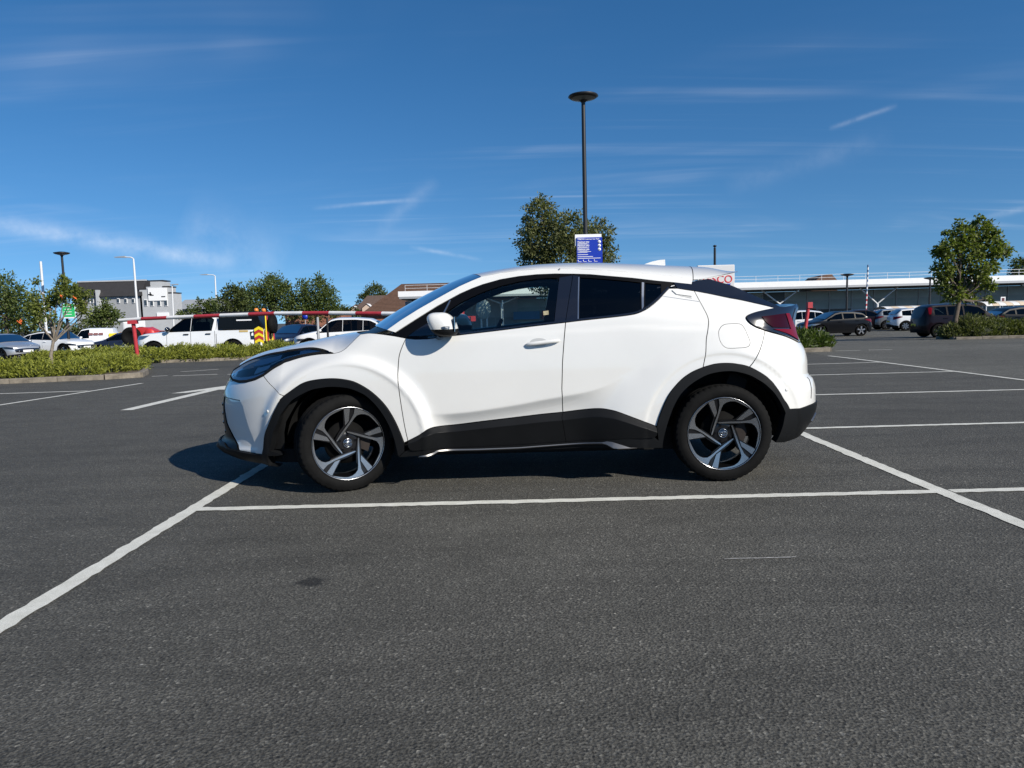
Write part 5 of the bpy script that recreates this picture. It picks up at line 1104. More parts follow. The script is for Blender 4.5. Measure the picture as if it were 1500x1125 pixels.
    # chevron board turned to the side at the rear corner
    for k, (c_, zz) in enumerate(((yl, .60), (hv_red, .72), (yl, .84), (hv_red, .96), (yl, 1.08))):
        mb = MB(); mb.prism([(h-.30, zz), (h-.12, zz+.10), (h+.06, zz), (h+.06, zz+.13), (h-.12, zz+.23), (h-.30, zz+.13)], -.955, -.935, 'Y'); mb.build('side_chevron', c_, root)
    surf_panel('tail_light', P, [(h-.50, .78), (h-.34, .78), (h-.32, 1.12), (h-.52, 1.10)], M['gloss'], root, off=.006, step=.1, grid=.2, mirror=True)
    mb = MB(); mb.lathe([(0, -.11), (.20, -.11), (.24, -.06), (.36, -.10), (.385, -.06), (.385, .08), (.0, .1)], 'X', 26); o = mb.build('spare_wheel', M['tyre'], root); o.location = (h+.24, -.25, 1.38)
    mb = MB(); mb.box((h+.08, 0, .62), (.20, 1.5, .16)); mb.box((h+.16, 0, .5), (.12, .5, .1)); mb.build('rear_bumper', blk_p, root)
    for yy in (-.62, -.45): mb = MB(); mb.tube([(h+.07, yy, .7), (h+.07, yy, 1.75)], .028, 6); mb.build('ladder_rail', yl if yy < -.5 else hv_red, root)
    for sg in (1, -1):
        mb = MB(); mb.lathe([(0, -.12), (.08, -.08), (.11, 0), (.08, .08), (0, .12)], 'Y', 10); o = mb.build('door_mirror', M['gloss'], root); o.location = (-1.12, -1.02*sg, 1.27)
        for hx in (-.42, .48): q = P(hx, 1.06); mb = MB(); mb.box((0, 0, 0), (.20, .04, .04)); o = mb.build('door_handle', M['gloss'], root); o.location = (q[0], (q[1]-.02)*sg, q[2])
    for dx in (-.24, .74, -1.22): surf_panel('door_gap', P, [(dx-.007, .5), (dx+.007, .5), (dx+.007, 1.18), (dx-.007, 1.18)], M['black'], root, off=.002, step=.3, grid=.5, thick=.001, mirror=True)
    surf_panel('bed_gap', P, [(.79, .5), (.81, .5), (.81, 1.72), (.79, 1.72)], M['black'], root, off=.002, step=.3, grid=.5, thick=.001, mirror=True)
    q = P(1.75, 1.13); mb = MB(); mb.box((h-.75, q[1]-.008, 1.13), (.35, .01, .07)); mb.build('badge_sticker', simple('sticker_tan', (.55, .40, .15), .5), root)
    surf_panel('headlight', P, [(s0+.35, .88), (s0+.75, .90), (s0+1.0, 1.06), (s0+.45, 1.02)], M['satin'], root, off=.008, step=.1, grid=.2, mirror=True)
    mb = MB(); mb.box((0, 0, .52), (4.4, 1.3, .25)); mb.build('chassis', M['black'], root); mb = MB(); mb.box((-.3, 0, .9), (1.7, 1.6, .4)); mb.box((-.15, -.4, 1.3), (.16, .45, .5)); mb.box((-.15, .4, 1.3), (.16, .45, .5)); mb.build('seats', M['seat'], root)
    for ax in axs:
        for sg in (1, -1):
            mb = MB(); ri = .25; mb.lathe([(ri, -.1), (ri+.02, -.13), (wr-.03, -.13), (wr, -.10), (wr, .10), (wr-.03, .13), (ri, .13)], 'Y', 26); wo = mb.build('wheel', M['tyre'], root); wo.location = (ax, -.80*sg, wr); wo.rotation_euler = (0, 0, 0 if sg > 0 else math.pi)
            mb = MB(); mb.lathe([(0, -.02), (ri*.98, -.02), (ri, -.108)], 'Y', 24); rb = mb.build('rim', M['alloyb'], wo)
            for k in range(6):
                a = 2*math.pi*k/6; ca, sa = math.cos(a), math.sin(a); mb = MB(); mb.prism([(u*ca-v*sa, u*sa+v*ca) for u, v in ((.03, -.03), (ri*.97, -.045), (ri*.97, .045), (.03, .03))], -.09, -.04, 'Y'); mb.build('spoke', M['alloy'], rb)
pickup()
# ---- red plant machine on a trailer behind the barrier post
mc = empty('red_mini_tractor', car_at(220, 36, .16), 0, 'small red machine with black wheels behind the barrier post', 'machine'); zb_ = .0
rdm = simple('machine_red', (.50, .03, .03), .4, coat=.4)
mb = MB(); mb.prism([(-.95, .72), (-.5, .70), (.8, .70), (1.0, .80), (.85, 1.12), (.25, 1.18), (-.1, 1.36), (-.75, 1.32), (-1.0, 1.0)], -.38, .38, 'Y'); o = mb.build('bonnet', rdm, mc); b_ = o.modifiers.new('b', 'BEVEL'); b_.width = .10; b_.segments = 3
mb = MB(); mb.lathe([(0, -.12), (.24, -.12), (.27, -.05), (.27, .05), (0, .1)], 'Y', 20, c=(.15, -.42, 1.02)); mb.build('side_cover', rdm, mc)
for xx, r_, yy in ((-.75, .48, -.5), (-.75, .48, .5), (.8, .36, -.48), (.8, .36, .48)):
    mb = MB(); mb.lathe([(.0, -.06), (r_*.5, -.07), (r_*.55, -.11), (r_*.92, -.12), (r_, -.06), (r_, .06), (r_*.9, .12), (0, .1)], 'Y', 22); w_ = mb.build('wheel', M['tyre'], mc); w_.location = (xx, yy, .78+r_-.36)
mb = MB(); mb.box((0, 0, .40), (3.2, 1.7, .10)); mb.box((0, 0, .12), (.5, 1.9, .55)); mb.build('trailer_deck', steel_g, mc)
bx_ = empty('white_cabinet', car_at(196, 38), 0, 'plain white cabinet standing behind the barrier post', 'cabinet'); mb = MB(); mb.box((0, 0, .95), (.8, .7, 1.9)); mb.build('cabinet_body', white_s, bx_); mb = MB(); mb.box((0, -.36, .95), (.7, .03, 1.7)); mb.build('cabinet_door', white_p, bx_)
# ================================================================ the white crossover in the foreground bay
def _catmull(pts, k=4, closed=False):
    p = np.array(pts, float); n = len(p)
    if n < 3: return [tuple(q) for q in p]
    out = []
    for i in range(n if closed else n-1):
        p1, p2 = p[i], p[(i+1) % n]; p0 = p[i-1] if (i > 0 or closed) else 2*p1-p2; p3 = p[(i+2) % n] if (i+2 < n or closed) else 2*p2-p1
        d = np.hypot(*(p2-p1)); m1 = (p2-p0)/max(np.hypot(*(p1-p0))+d, 1e-6)*d; m2 = (p3-p1)/max(d+np.hypot(*(p3-p2)), 1e-6)*d
        for j in range(k):
            t = j/k; out.append(tuple((2*t**3-3*t*t+1)*p1+(t**3-2*t*t+t)*m1+(-2*t**3+3*t*t)*p2+(t**3-t*t)*m2))
    if not closed: out.append(tuple(p[-1]))
    return out
_SM = {k: _catmull(v, 4, k in ('fuel',)) for k, v in TR.items() if k in ('fuel', 'lamp_low', 'lamp_up', 'shut', 'cowl', 'bump_fend', 'archF_o_f', 'archF_o_r', 'archF_i', 'doorF_gap', 'belt_r', 'clad_top_f', 'clad_top_r', 'archR_o_f', 'archR_o_m', 'archR_o_r', 'archR_i', 'doorR_gap', 'lampR_l', 'bumpR_line', 'blk_low')}
TR = dict(TR); RAW = dict(TR); TR.update(_SM)
def J(*parts):
    out = []
    for p in parts:
        if isinstance(p, str): out += list(reversed(TR[p[1:]])) if p[0] == '-' else list(TR[p])
        else: out += list(p)
    return out
def P3(pt, off=0.0):
    q = body_P(pt[0], pt[1]); 
    if off: q = q+body_N(np.array(pt[0]), np.array(pt[1]))*off
    return q
def line3(name_or_pts, n):
    """resample a traced polyline smoothly on the body surface -> n 3-D points"""
    pts = np.array(TR[name_or_pts] if isinstance(name_or_pts, str) else name_or_pts); d = np.r_[0, np.cumsum(np.hypot(*np.diff(pts, axis=0).T))]
    t = np.linspace(0, d[-1], n); return body_P(_sm(t, d, pts[:, 0]), _sm(t, d, pts[:, 1]))

HOOD_X = [-2.40,-2.257,-2.203,-2.138,-2.047,-1.942,-1.8,-1.658,-1.522,-1.381,-1.25,-1.1]
HOOD_Z = [.80,.856,.891,.928,.968,.997,1.030,1.053,1.074,1.091,1.104,1.112]
CAR_LOC = (.147, 5.81, 0)
def build_hero():
    car = empty('parked_car', CAR_LOC, 0, 'large white crossover with black wheel arch trim parked broadside in the nearest bay', 'car')
    W_, CL = M['white'], M['clad']
    sp = lambda name, poly, mat, **k: surf_panel(name, body_P, poly, mat, k.pop('parent', car), mirror=k.pop('mirror', True), **k)
    G = .0030
    cx_ = np.linspace(-.75, .75, 60); zc_ = _sm(cx_, [-.75,-.65,-.55,-.10,.04,.20,.36,.52,.61,.75], [.535,.525,.5286,.580,.604,.628,.653,.70,.746,.81])
    crease = [[(a, b+d) for a, b in zip(cx_, zc_)] for d in (-.085, -.060, -.024, -.012, -.005, 0, .005, .012)]
    rx_ = np.linspace(.3, 2.0, 90); rz_ = _sm(rx_, [.20,.36,.5159,.61,.7347,.8153,.97,1.16,1.32,1.55,1.75,2.0], [.60,.653,.698,.746,.807,.856,.952,1.034,1.06,1.03,.95,.80])
    flare = [[(a, b+d) for a, b in zip(rx_, rz_)] for d in (-.06, -.03, -.012, -.005, .0, .005, .012)]
    rad = lambda c, rs: [[(c+r*math.cos(t), AXZ+r*math.sin(t)) for t in np.linspace(-.3, math.pi+.3, 160)] for r in rs]
    ringF = rad(AXF, (.533, .541, .549, .557, .57, .585, .60, .615, .63, .65)); ringR = rad(AXR, (.543, .551, .559, .567, .62, .68, .72, .76, .80))
    # ---- painted skins
    sp('fender', J('lamp_low', 'shut', 'cowl', 'doorF_gap', [TR['archF_o_r'][-1]], '-archF_o_r', '-bump_fend'), W_, lines=ringF, gap=G, step=.02, grid=.022)
    doorsF = sp('front_door', J('-doorF_gap', 'belt', 'b_gap', '-clad_top_f'), W_, lines=crease[2:]+ringF[4:], gap=G, step=.02, grid=.02)
    doorsR = sp('rear_door', J('-b_gap', 'belt_r', 'cstrip_low', 'doorR_gap', '-archR_o_f', '-clad_top_r'), W_, lines=crease[2:]+ringR[:4]+[[p for p in l if p[0] > .56] for l in flare], gap=G, step=.02, grid=.02)
    q = sp('quarter_panel', J('-doorR_gap', 'blk_low', 'lampR_l', 'bumpR_line', '-archR_o_m'), W_, lines=ringR[:4]+flare, gap=G, step=.02, grid=.022, holes=[TR['fuel']], hole_gap=.0022)
    sp('fuel_flap', TR['fuel'], W_, gap=.0012, step=.012, grid=.02)
    fin_l = [(-2.15, .270), (-2.28, .36), (-2.36, .45), (-2.40, .53), (-2.42, .60), (-2.43, .648)]
    bump = sp('front_bumper', [(-2.70, .74), (-2.30, .765), *TR['lamp_front'][:5][::-1], *J('bump_fend', 'archF_o_f'), (-1.8322, .2652), *TR['fin_r'][::-1], (-2.43, .648), (-2.70, .64)], W_, lines=ringF[:4], gap=G, step=.02, grid=.022)
    def finoff(s, z): return -.010+0*np.asarray(s)
    sp('bumper_blade', [*TR['fin_r'], (-2.0058, .2609), *fin_l], W_, gap=.004, off=finoff, step=.02, grid=.022, thick=.03)
    rb = sp('rear_bumper', [*TR['bumpR_line'][::-1], *TR['lampR_b'], (2.30, .945), (2.57, .945), *TR['bumpR_bot'][::-1], *TR['archR_o_r'][::-1]], W_, lines=ringR[:4], gap=G, step=.02, grid=.022)
    sp('tailgate', [(2.06, .952), (2.57, .952), (2.57, 1.228), *TR['lampR_r'][::-1]], W_, gap=.002, step=.02, grid=.025)
    # dark slot beside the rear bumper blade
    sp('bumper_slot', [(2.045, .700), (2.055, .700), (2.02, .55), (2.012, .55)], M['black'], off=.002, thick=.004, step=.02, grid=.03)
    # ---- black lower trim
    sp('front_lip', [(-2.70, .285), (-2.36, .300), (-2.25, .275), (-2.0058, .2609), (-1.8322, .2652), (-1.7662, .2739), RAW['archF_i'][1], RAW['archF_i'][0], (-1.83, .185), (-2.1, .20), (-2.70, .215)], CL, off=.012, step=.025, grid=.03, thick=.05)
    sp('grille', [(-2.70, .63), (-2.435, .642), (-2.425, .60), (-2.405, .53), (-2.365, .45), (-2.285, .36), (-2.16, .272), (-2.25, .278), (-2.36, .302), (-2.70, .29)], M['trim'], off=-.004, step=.03, grid=.04)
    for zz in (.36, .43, .50, .57):
        sp('grille_bar', [(-2.70, zz), (-2.46, zz), (-2.46, zz+.012), (-2.70, zz+.012)], M['trim'], off=.002, step=.04, grid=.05)
    sp('upper_grille', [(-2.70, .745), (-2.31, .77), (-2.31, .80), (-2.70, .80)], M['gloss'], off=-.004, step=.04, grid=.05)
    def ring(outer, inner): return list(outer)+list(inner)[::-1]
    ax = (AXF, AXR)
    def archoff(axx):
        return lambda s, z: .010+.014*np.clip((.50-np.hypot(np.asarray(s)-axx, np.asarray(z)-AXZ))/.045, 0, 1)
    fo = J('-archF_o_f', 'archF_o_r')
    sp('front_arch_trim', dedupe([*fo, (-.905, .28), *TR['archF_i'][::-1]]), CL, gap=.001, off=.016, step=.02, grid=.018, thick=.06)
    ro = J('archR_o_f', 'archR_o_m', 'archR_o_r')
    sp('rear_arch_trim', dedupe([(.862, .265), *ro, TR['archR_i'][-1], *TR['archR_i'][::-1]]), CL, gap=.001, off=.016, step=.02, grid=.018, thick=.06)
    # door cladding with its bevelled upper edge
    topl = np.array(J('clad_top_f', 'clad_top_r')); topl = topl[np.argsort(topl[:, 0])]
    def cladoff(s, z):
        zt = np.interp(s, topl[:, 0], topl[:, 1]); bw = np.interp(s, [-.86, -.70, .5, .85], [.02, .035, .055, .035])
        d = zt-np.asarray(z); return .004+.034*np.clip(d/bw, 0, 1)-.16*np.clip(d-bw, 0, .2)
    def midl(f): return [(a, b-np.interp(a, [-.86, -.70, .5, .85], [.02, .035, .055, .035])*f) for a, b in topl]
    cl_lines = [midl(1.0), midl(1.08), midl(.92)]
    sp('door_cladding', J('-clad_bot_f', 'clad_top_f', 'b_gap_low'), CL, gap=.0015, off=cladoff, lines=cl_lines, step=.012, grid=.02, thick=.03)
    sp('door_cladding', J('-b_gap_low', 'clad_top_r', '-clad_bot_r'), CL, gap=.0015, off=cladoff, lines=cl_lines, step=.012, grid=.02, thick=.03)
    sp('sill', [*TR['sill_bot'], (.872, .30), *RAW['clad_bot_r'][::-1][2:], *TR['clad_bot_f'][::-1][:-2], (-.905, .28)], CL, gap=.001, off=.018, step=.025, grid=.03, thick=.08)
    sp('sill_strip', TR['chrome'], simple('sill_metal', (.20, .195, .19), .40, .9), gap=.0022, off=lambda s, z: .036+.75*np.clip(np.interp(s, [-.8, .0, .55, .8], [.285, .295, .305, .27])-np.asarray(z), -.01, .03), step=.012, grid=.02, thick=.02)
    rl = [TR['archR_o_r'][-1], *TR['bumpR_bot'][1:], (2.57, .34), (2.30, .30), (2.10, .285), (1.95, .27), (1.80, .262), (1.69, .268), TR['archR_i'][-1]]
    sp('rear_lower_trim', rl, CL, off=.010, step=.025, grid=.03, thick=.05)
    sp('rear_reflector_strip', [(2.10, .385), (2.17, .435), (2.20, .43), (2.13, .375)], M['satin'], off=.018, step=.02, grid=.03)
    # ---- windows
    rail_l = TR['rail_low']
    dlo = [*TR['belt'][:-1], *TR['belt_r'], *[p for p in rail_l[::-1] if p[0] < 1.03], (-.93, 1.085)]
    wins = [TR['window_f'], TR['window_r'], TR['window_q']]
    fr = sp('window_frame', dlo, M['trim'], holes=wins, off=-.004, step=.02, grid=.03, thick=.02)
    sp('front_window', TR['window_f'], M['glass'], off=-.012, step=.03, grid=.04, thick=0, gap=-.002)
    sp('rear_window', TR['window_r'], M['privacy'], off=-.012, step=.03, grid=.04, thick=0, gap=-.002)
    sp('quarter_window', TR['window_q'], M['privacy'], off=-.012, step=.03, grid=.04, thick=0, gap=-.002)
    # gloss black centre pillar, divider bars, waist strip
    sp('pillar_cover', [(TR['window_f'][13][0]+.004, TR['window_f'][13][1]-.004), (TR['b_gap'][0][0]-.002, TR['b_gap'][0][1]+.006), (.306, 1.472), (TR['window_f'][12][0]+.004, TR['window_f'][12][1]+.02)], M['gloss'], off=.002, step=.03, grid=.04)
    sp('pillar_cover', [(TR['b_gap'][0][0]+.002, TR['b_gap'][0][1]+.006), (TR['window_r'][-1][0]-.004, TR['window_r'][-1][1]), (TR['window_r'][0][0]-.004, TR['window_r'][0][1]+.008), (.31, 1.472)], M['gloss'], off=.002, step=.03, grid=.04)
    wr, wq = TR['window_r'], TR['window_q']
    sp('window_divider', [(wr[4][0]+.008, wr[4][1]), (wq[4][0]-.010, wq[4][1]+.012), (wq[0][0]-.010, wq[0][1]), (wr[3][0]+.008, wr[3][1])], M['satin'], off=.002, step=.03, grid=.04)
    sp('window_divider', [(wr[8][0]-.014, wr[8][1]), (wr[8][0]-.006, wr[8][1]), (wr[0][0]-.006, wr[0][1]), (wr[0][0]-.014, wr[0][1])], M['satin'], off=.004, step=.03, grid=.04)
    bl = np.array(dedupe(J('belt', 'belt_r'))); bl = bl[bl[:, 0] > -.80]
    sp('waist_strip', [*[(a, b+.002) for a, b in bl], *[(a-(.006 if a > .75 else 0), b+.013) for a, b in bl[::-1]]], M['gloss'], off=.004, step=.02, grid=.03)
    wf = TR['window_f']
    sp('window_divider', [(-.632, 1.205), (-.622, 1.205), (-.566, 1.318), (-.575, 1.318)], M['satin'], off=.001, step=.03, grid=.05)
    sp('mirror_base', [(-.86, 1.072), (-.60, 1.078), (-.595, 1.12), (-.70, 1.175), (-.80, 1.115)], M['gloss'], off=.004, step=.03, grid=.04)
    # ---- pillars and cant rail, roof, windscreen, spoiler, rear glass
    sp('roof_rail', [*rail_l, *TR['rail_up'][::-1]], W_, gap=.001, off=.002, step=.02, grid=.02)
    ru = TR['rail_up']; roof_edge = line3(ru[6:], 60); ye = -roof_edge[:, 1]
    xs = roof_edge[:, 0]
    zc = _sm(xs, [-.38,-.216,-.068,.097,.316,.535,.7,.918,1.164,1.3], [1.520,1.552,1.575,1.590,1.595,1.591,1.582,1.569,1.549,1.534])
    v = np.linspace(-1, 1, 61); v = np.sign(v)*np.abs(v)**.8
    def cap(edge, zc, bow, p=2.6, q=1.35, bowp=2.0):
        out = np.zeros((len(edge), len(v), 3))
        for i, e in enumerate(edge):
            b = 1-np.abs(v)**bowp; sh = (1-np.abs(v)**p)**(1/q)
            out[i, :, 0] = e[0]+bow[i]*b; out[i, :, 1] = -e[1]*v; out[i, :, 2] = e[2]+(zc[i]-e[2])*sh
        return out
    roof = grid_obj('roof', cap(roof_edge, zc, np.interp(np.linspace(0, 1, 60), [0, .15, .9, 1], [-.10, -.03, .02, .08])), W_, car, flip=True)
    # windscreen between the front pillars
    we = line3(ru[:7], 40); zcw = we[:, 2]+np.interp(np.linspace(0, 1, 40), [0, .5, 1], [.035, .05, .049])
    bw = np.interp(np.linspace(0, 1, 40), [0, .5, 1], [-.20, -.15, -.10])
    grid_obj('windscreen', cap(we, zcw, bw, 2.2, 1.2), M['screen'], car, flip=True)
    # cowl between bonnet and windscreen
    ce = line3([TR['shut'][-1], RAW['cowl'][1], RAW['cowl'][2], (-.935, 1.085)], 12)
    # ---- bonnet
    hed = line3([*[(-2.33, .862)], *TR['lamp_up'][::-1], *TR['shut'][1:]], 70)
    hx = np.linspace(0, 1, 70)
    zh = np.maximum(hed[:, 2]+.010, _sm(hed[:, 0], HOOD_X, HOOD_Z))
    bo = _sm(hx, [0, .15, .4, 1], [-.075, -.05, .0, -.13])
    hood = grid_obj('bonnet', cap(hed, zh, bo, 2.4, 1.25, 2.2), W_, car, flip=True)
    # underside seal and cowl panel
    a = cap(hed[-1:], zh[-1:]-.012, bo[-1:])[0]; b = cap(we[:1], zcw[:1]-.004, bw[:1]+.02)[0]
    grid_obj('cowl_panel', np.stack([a, (a+b)/2-np.array([0, 0, .012]), b]), M['trim'], car, flip=True)
    sp('cowl_trim', [(-1.205, 1.075), *TR['cowl'][1:], (-.86, 1.075), (-.93, 1.092), (-1.02, 1.098), (-1.15, 1.098)], M['trim'], off=-.002, step=.02, grid=.03, thick=.03)
    wp = MB(); wp.tube([(-1.12, -.50, 1.118), (-1.03, -.1, 1.163), (-1.06, .42, 1.152)], .009, 6); wp.tube([(-1.14, -.1, 1.15), (-1.06, .5, 1.15)], .008, 6)
    wp.build('wiper', M['black'], car)
    # ---- roof spoiler: carries the roof curve on to a sharp trailing edge
    tt = np.linspace(0, 1, 16); e0 = roof_edge[-1]
    sed = np.stack([_sm(tt, [0, .2, .45, .75, 1], [e0[0]+.006, 1.233, 1.312, 1.406, 1.500]), _sm(tt, [0, .5, 1], [e0[1], e0[1]+.015, e0[1]+.04]), _sm(tt, [0, .2, .45, .75, 1], [e0[2], e0[2]+.002, e0[2]+.010, e0[2]+.026, e0[2]+.050])], -1)
    szc = _sm(tt, [0, .4, 1], [zc[-1], zc[-1]-.012, 1.486]); sbo = np.interp(tt, [0, 1], [.08, .075])
    stop = cap(sed, szc, sbo, 2.6, 1.35); grid_obj('roof_spoiler', stop, W_, car, flip=True)
    sund = np.zeros((8, 61, 3))
    for i, t in enumerate(np.linspace(0, 1, 8)):
        back = stop[-1]+np.array([0, 0, -.003]); frt = stop[2]*1.0; frt[:, 2] = np.minimum(frt[:, 2]-.05, 1.45); frt[:, 2] = np.maximum(frt[:, 2], sed[2, 2]-.002); sund[i] = back*(1-t)+frt*t
        sund[i, 0] = sed[-1]*(1-t)+sed[2]*t; sund[i, -1] = sund[i, 0]*np.array([1, -1, 1])
    grid_obj('spoiler_underside', sund, W_, car, flip=True)
    # shark fin aerial
    prof = [(.80, 1.575), (.84, 1.592), (.90, 1.612), (.96, 1.624), (1.01, 1.627), (1.015, 1.55), (.80, 1.55)]
    mb = MB(); mb.prism([(x+.09, z-.014) for x, z in prof], -.022, .022, 'Y'); sf = mb.build('aerial_fin', W_, car)
    bv = sf.modifiers.new('b', 'BEVEL'); bv.width = .012; bv.segments = 3
    # rear glass and black tail pillar
    sp('tail_pillar', [TR['cstrip_low'][1], *TR['blk_low'], TR['lampR_t'][1], *TR['blk_up'][::-1], TR['rail_low'][-2]], M['gloss'], off=.003, step=.02, grid=.025)
    re_ = line3(TR['blk_up'][4:]+[TR['lampR_t'][0]], 40); 
    zr = re_[:, 2]+np.interp(np.linspace(0, 1, 40), [0, .6, .85, 1], [.020, .006, .008, .01]); br = np.interp(np.linspace(0, 1, 40), [0, .8, 1], [.06, .10, .06])
    grid_obj('rear_screen', cap(re_, zr, br, 2.4, 1.3), M['privacy'], car, flip=True)
    # ---- lights
    tl = sp('tail_light', J('lampR_l', 'lampR_b', 'lampR_r', 'lampR_t'), M['gloss'], off=.012, gap=.002, step=.02, grid=.025, thick=.03)
    for o, sg in zip(tl, (1, -1)):
        for nm, key, mt in (('tail_lens', 'red_dark', M['redlens']), ('brake_lens', 'red_lit', M['redbright'])):
            oo = surf_panel(nm, body_P, TR[key], mt, o, off=.018, gap=.001, step=.02, grid=.03, mirror=True)
            k = oo[1] if sg > 0 else oo[0]; bpy.data.objects.remove(k)
        oo = surf_panel('reverse_lens', body_P, [(2.00, 1.06), (2.055, 1.07), (2.045, 1.12), (2.09, 1.20), (2.02, 1.195), (1.985, 1.12)], M['satin'], o, off=.017, step=.02, grid=.03, mirror=True)
        bpy.data.objects.remove(oo[1] if sg > 0 else oo[0])
    hl_poly = [*TR['lamp_front'][::-1][:-1], *TR['lamp_low'], *TR['lamp_up'][1:]]
    hl = sp('headlight', hl_poly, M['gloss'], off=-.022, gap=.001, step=.02, grid=.025, thick=.02)
    hin = [tuple(q) for q in poly_inset(dedupe(hl_poly), .016)]
    for o, sg in zip(hl, (1, -1)):
        def one(nm, poly, mt, **k):
            oo = surf_panel(nm, body_P, poly, mt, o, mirror=True, **k); bpy.data.objects.remove(oo[1] if sg > 0 else oo[0])
        one('headlight_lens', hl_poly, M['lens'], off=.004, gap=.002, step=.02, grid=.025, thick=0)
        one('lamp_surround', hl_poly, M['black'], holes=[[tuple(q) for q in poly_inset(dedupe(hl_poly), .014)]], off=.006, step=.02, grid=.03, thick=.003)
        one('bezel', [tuple(q) for q in poly_inset(dedupe(hl_poly), .013)], simple('lamp_bezel', (.40, .44, .50), .28, 1.0), off=-.018, step=.02, grid=.025, thick=.004)
        lo_ = np.array(sorted([*RAW['lamp_low'], *RAW['lamp_front'][1:6]])); up_ = np.array(sorted([*RAW['lamp_up'], RAW['lamp_front'][6]]))
        def band(sa, sb, fa, fb, f2a, f2b, n=14):
            xs_ = np.linspace(sa, sb, n); l_, u_ = np.interp(xs_, lo_[:, 0], lo_[:, 1]), np.interp(xs_, up_[:, 0], up_[:, 1])
            f0 = np.linspace(fa, fb, n); f1 = np.linspace(f2a, f2b, n)
            return [(x, a_+(b_-a_)*f) for x, a_, b_, f in zip(xs_, l_, u_, f0)]+[(x, a_+(b_-a_)*f) for x, a_, b_, f in zip(xs_[::-1], l_[::-1], u_[::-1], f1[::-1])]
        lw = simple('lamp_white', (.75, .78, .82), .25); lb = simple('lamp_sky_sheen', (.48, .56, .68), .3)  # the blue-grey paints in the sky's highlight on the lamp
        one('light_strip', band(-1.50, -2.15, .50, .62, .80, .86), lb, off=-.006, step=.02, grid=.03)
        one('light_line', band(-1.52, -1.95, .40, .44, .47, .50), lw, off=-.004, step=.02, grid=.03)
        one('reflector_bowl', band(-1.84, -2.32, .22, .20, .55, .58), M['black'], off=-.008, step=.02, grid=.03)
        one('projector', band(-1.95, -2.08, .30, .26, .46, .50), lw, off=-.003, step=.02, grid=.03)
        one('light_base', band(-1.98, -2.36, .06, .10, .20, .24), lb, off=-.004, step=.02, grid=.03)
        one('light_divider', band(-1.66, -1.86, .48, .50, .80, .84), M['black'], off=-.003, step=.02, grid=.03)
    # ---- parking sensors
    for key in ('sensor_f', 'sensor_r'):
        for sg in (1, -1):
            s0, z0 = TR[key][0]; c = body_P(s0, z0); nn = body_N(np.array(s0), np.array(z0))
            mb = MB(); mb.lathe([(.0, -.002), (.010, -.002), (.012, .001), (.012, .004)], 'Y', 14)
            o = mb.build('parking_sensor', W_, car); o.location = (c[0]+nn[0]*.003, (c[1]+nn[1]*.003)*sg, c[2])
            o.rotation_euler = (0, 0, math.atan2(nn[0], -nn[1])*sg + (math.pi if sg < 0 else 0))
    # ---- door handles
    for sg in (1, -1):
        mb = MB()
        # grip bar with tapered ends, flat grey cup patch behind
        s0, z0 = TR['handle'][0]; s1, z1 = TR['handle'][1]; secs = []
        for k in range(17):
            t = k/16; s_ = s0+(s1-s0)*t; z_ = z0+(z1-z0)*t; c = P3((s_, z_), .030-.022*abs(2*t-1)**4); hh = .013*(1-.35*abs(2*t-1)**6)
            if t == 0 or t == 1: hh *= .55
            secs.append([(c[0], (c[1]+a)*sg, c[2]+b) for a, b in ((-.009, 0), (-.006, hh*.8), (0, hh), (.012, hh*.8), (.012, -hh*.8), (0, -hh), (-.006, -hh*.8))])
        vs = [p for s_ in secs for p in s_]; m_ = 7
        fs = [(i*m_+j, i*m_+(j+1) % m_, (i+1)*m_+(j+1) % m_, (i+1)*m_+j) for i in range(16) for j in range(m_)]+[tuple(range(m_)), tuple(16*m_+j for j in reversed(range(m_)))]
        mb.add(vs, fs, 0, True); h = mb.build('door_handle', W_, doorsF[0] if sg > 0 else doorsF[1], recalc=True)
        cup = surf_panel('handle_cup', body_P, [(.045+.062*math.cos(a), 1.008+.030*math.sin(a)) for a in np.linspace(0, 2*math.pi, 22)[:-1]], simple('cup_grey', (.42, .42, .41), .4, coat=.5), h, off=.0015, step=.02, grid=.02, thick=.003, mirror=True)
        bpy.data.objects.remove(cup[1] if sg > 0 else cup[0])
        rd = doorsR[0] if sg > 0 else doorsR[1]
        rh = TR['rhandle']; hp = surf_panel('door_handle', body_P, rh, W_, rd, off=.008, step=.015, grid=.02, thick=.01, mirror=True); bpy.data.objects.remove(hp[1] if sg > 0 else hp[0])
        hc = surf_panel('handle_cup', body_P, [(rh[3][0], rh[3][1]+.002), (rh[2][0], rh[2][1]+.0), (rh[2][0]-.002, rh[2][1]-.014), (rh[3][0]+.03, rh[3][1]-.012)], simple('cup_grey', (.42, .42, .41), .4), hp[0] if sg > 0 else hp[1], off=.002, step=.02, grid=.03, mirror=True); bpy.data.objects.remove(hc[1] if sg > 0 else hc[0])  # grey strip laid flat along the handle's lower edge
        pl = TR['panel_line']; pp = surf_panel('panel_joint', body_P, [*pl, *[(a, b-.003) for a, b in pl[::-1]]], M['satin'], rd, off=.0008, step=.03, grid=.05, thick=.001, mirror=True); bpy.data.objects.remove(pp[1] if sg > 0 else pp[0])
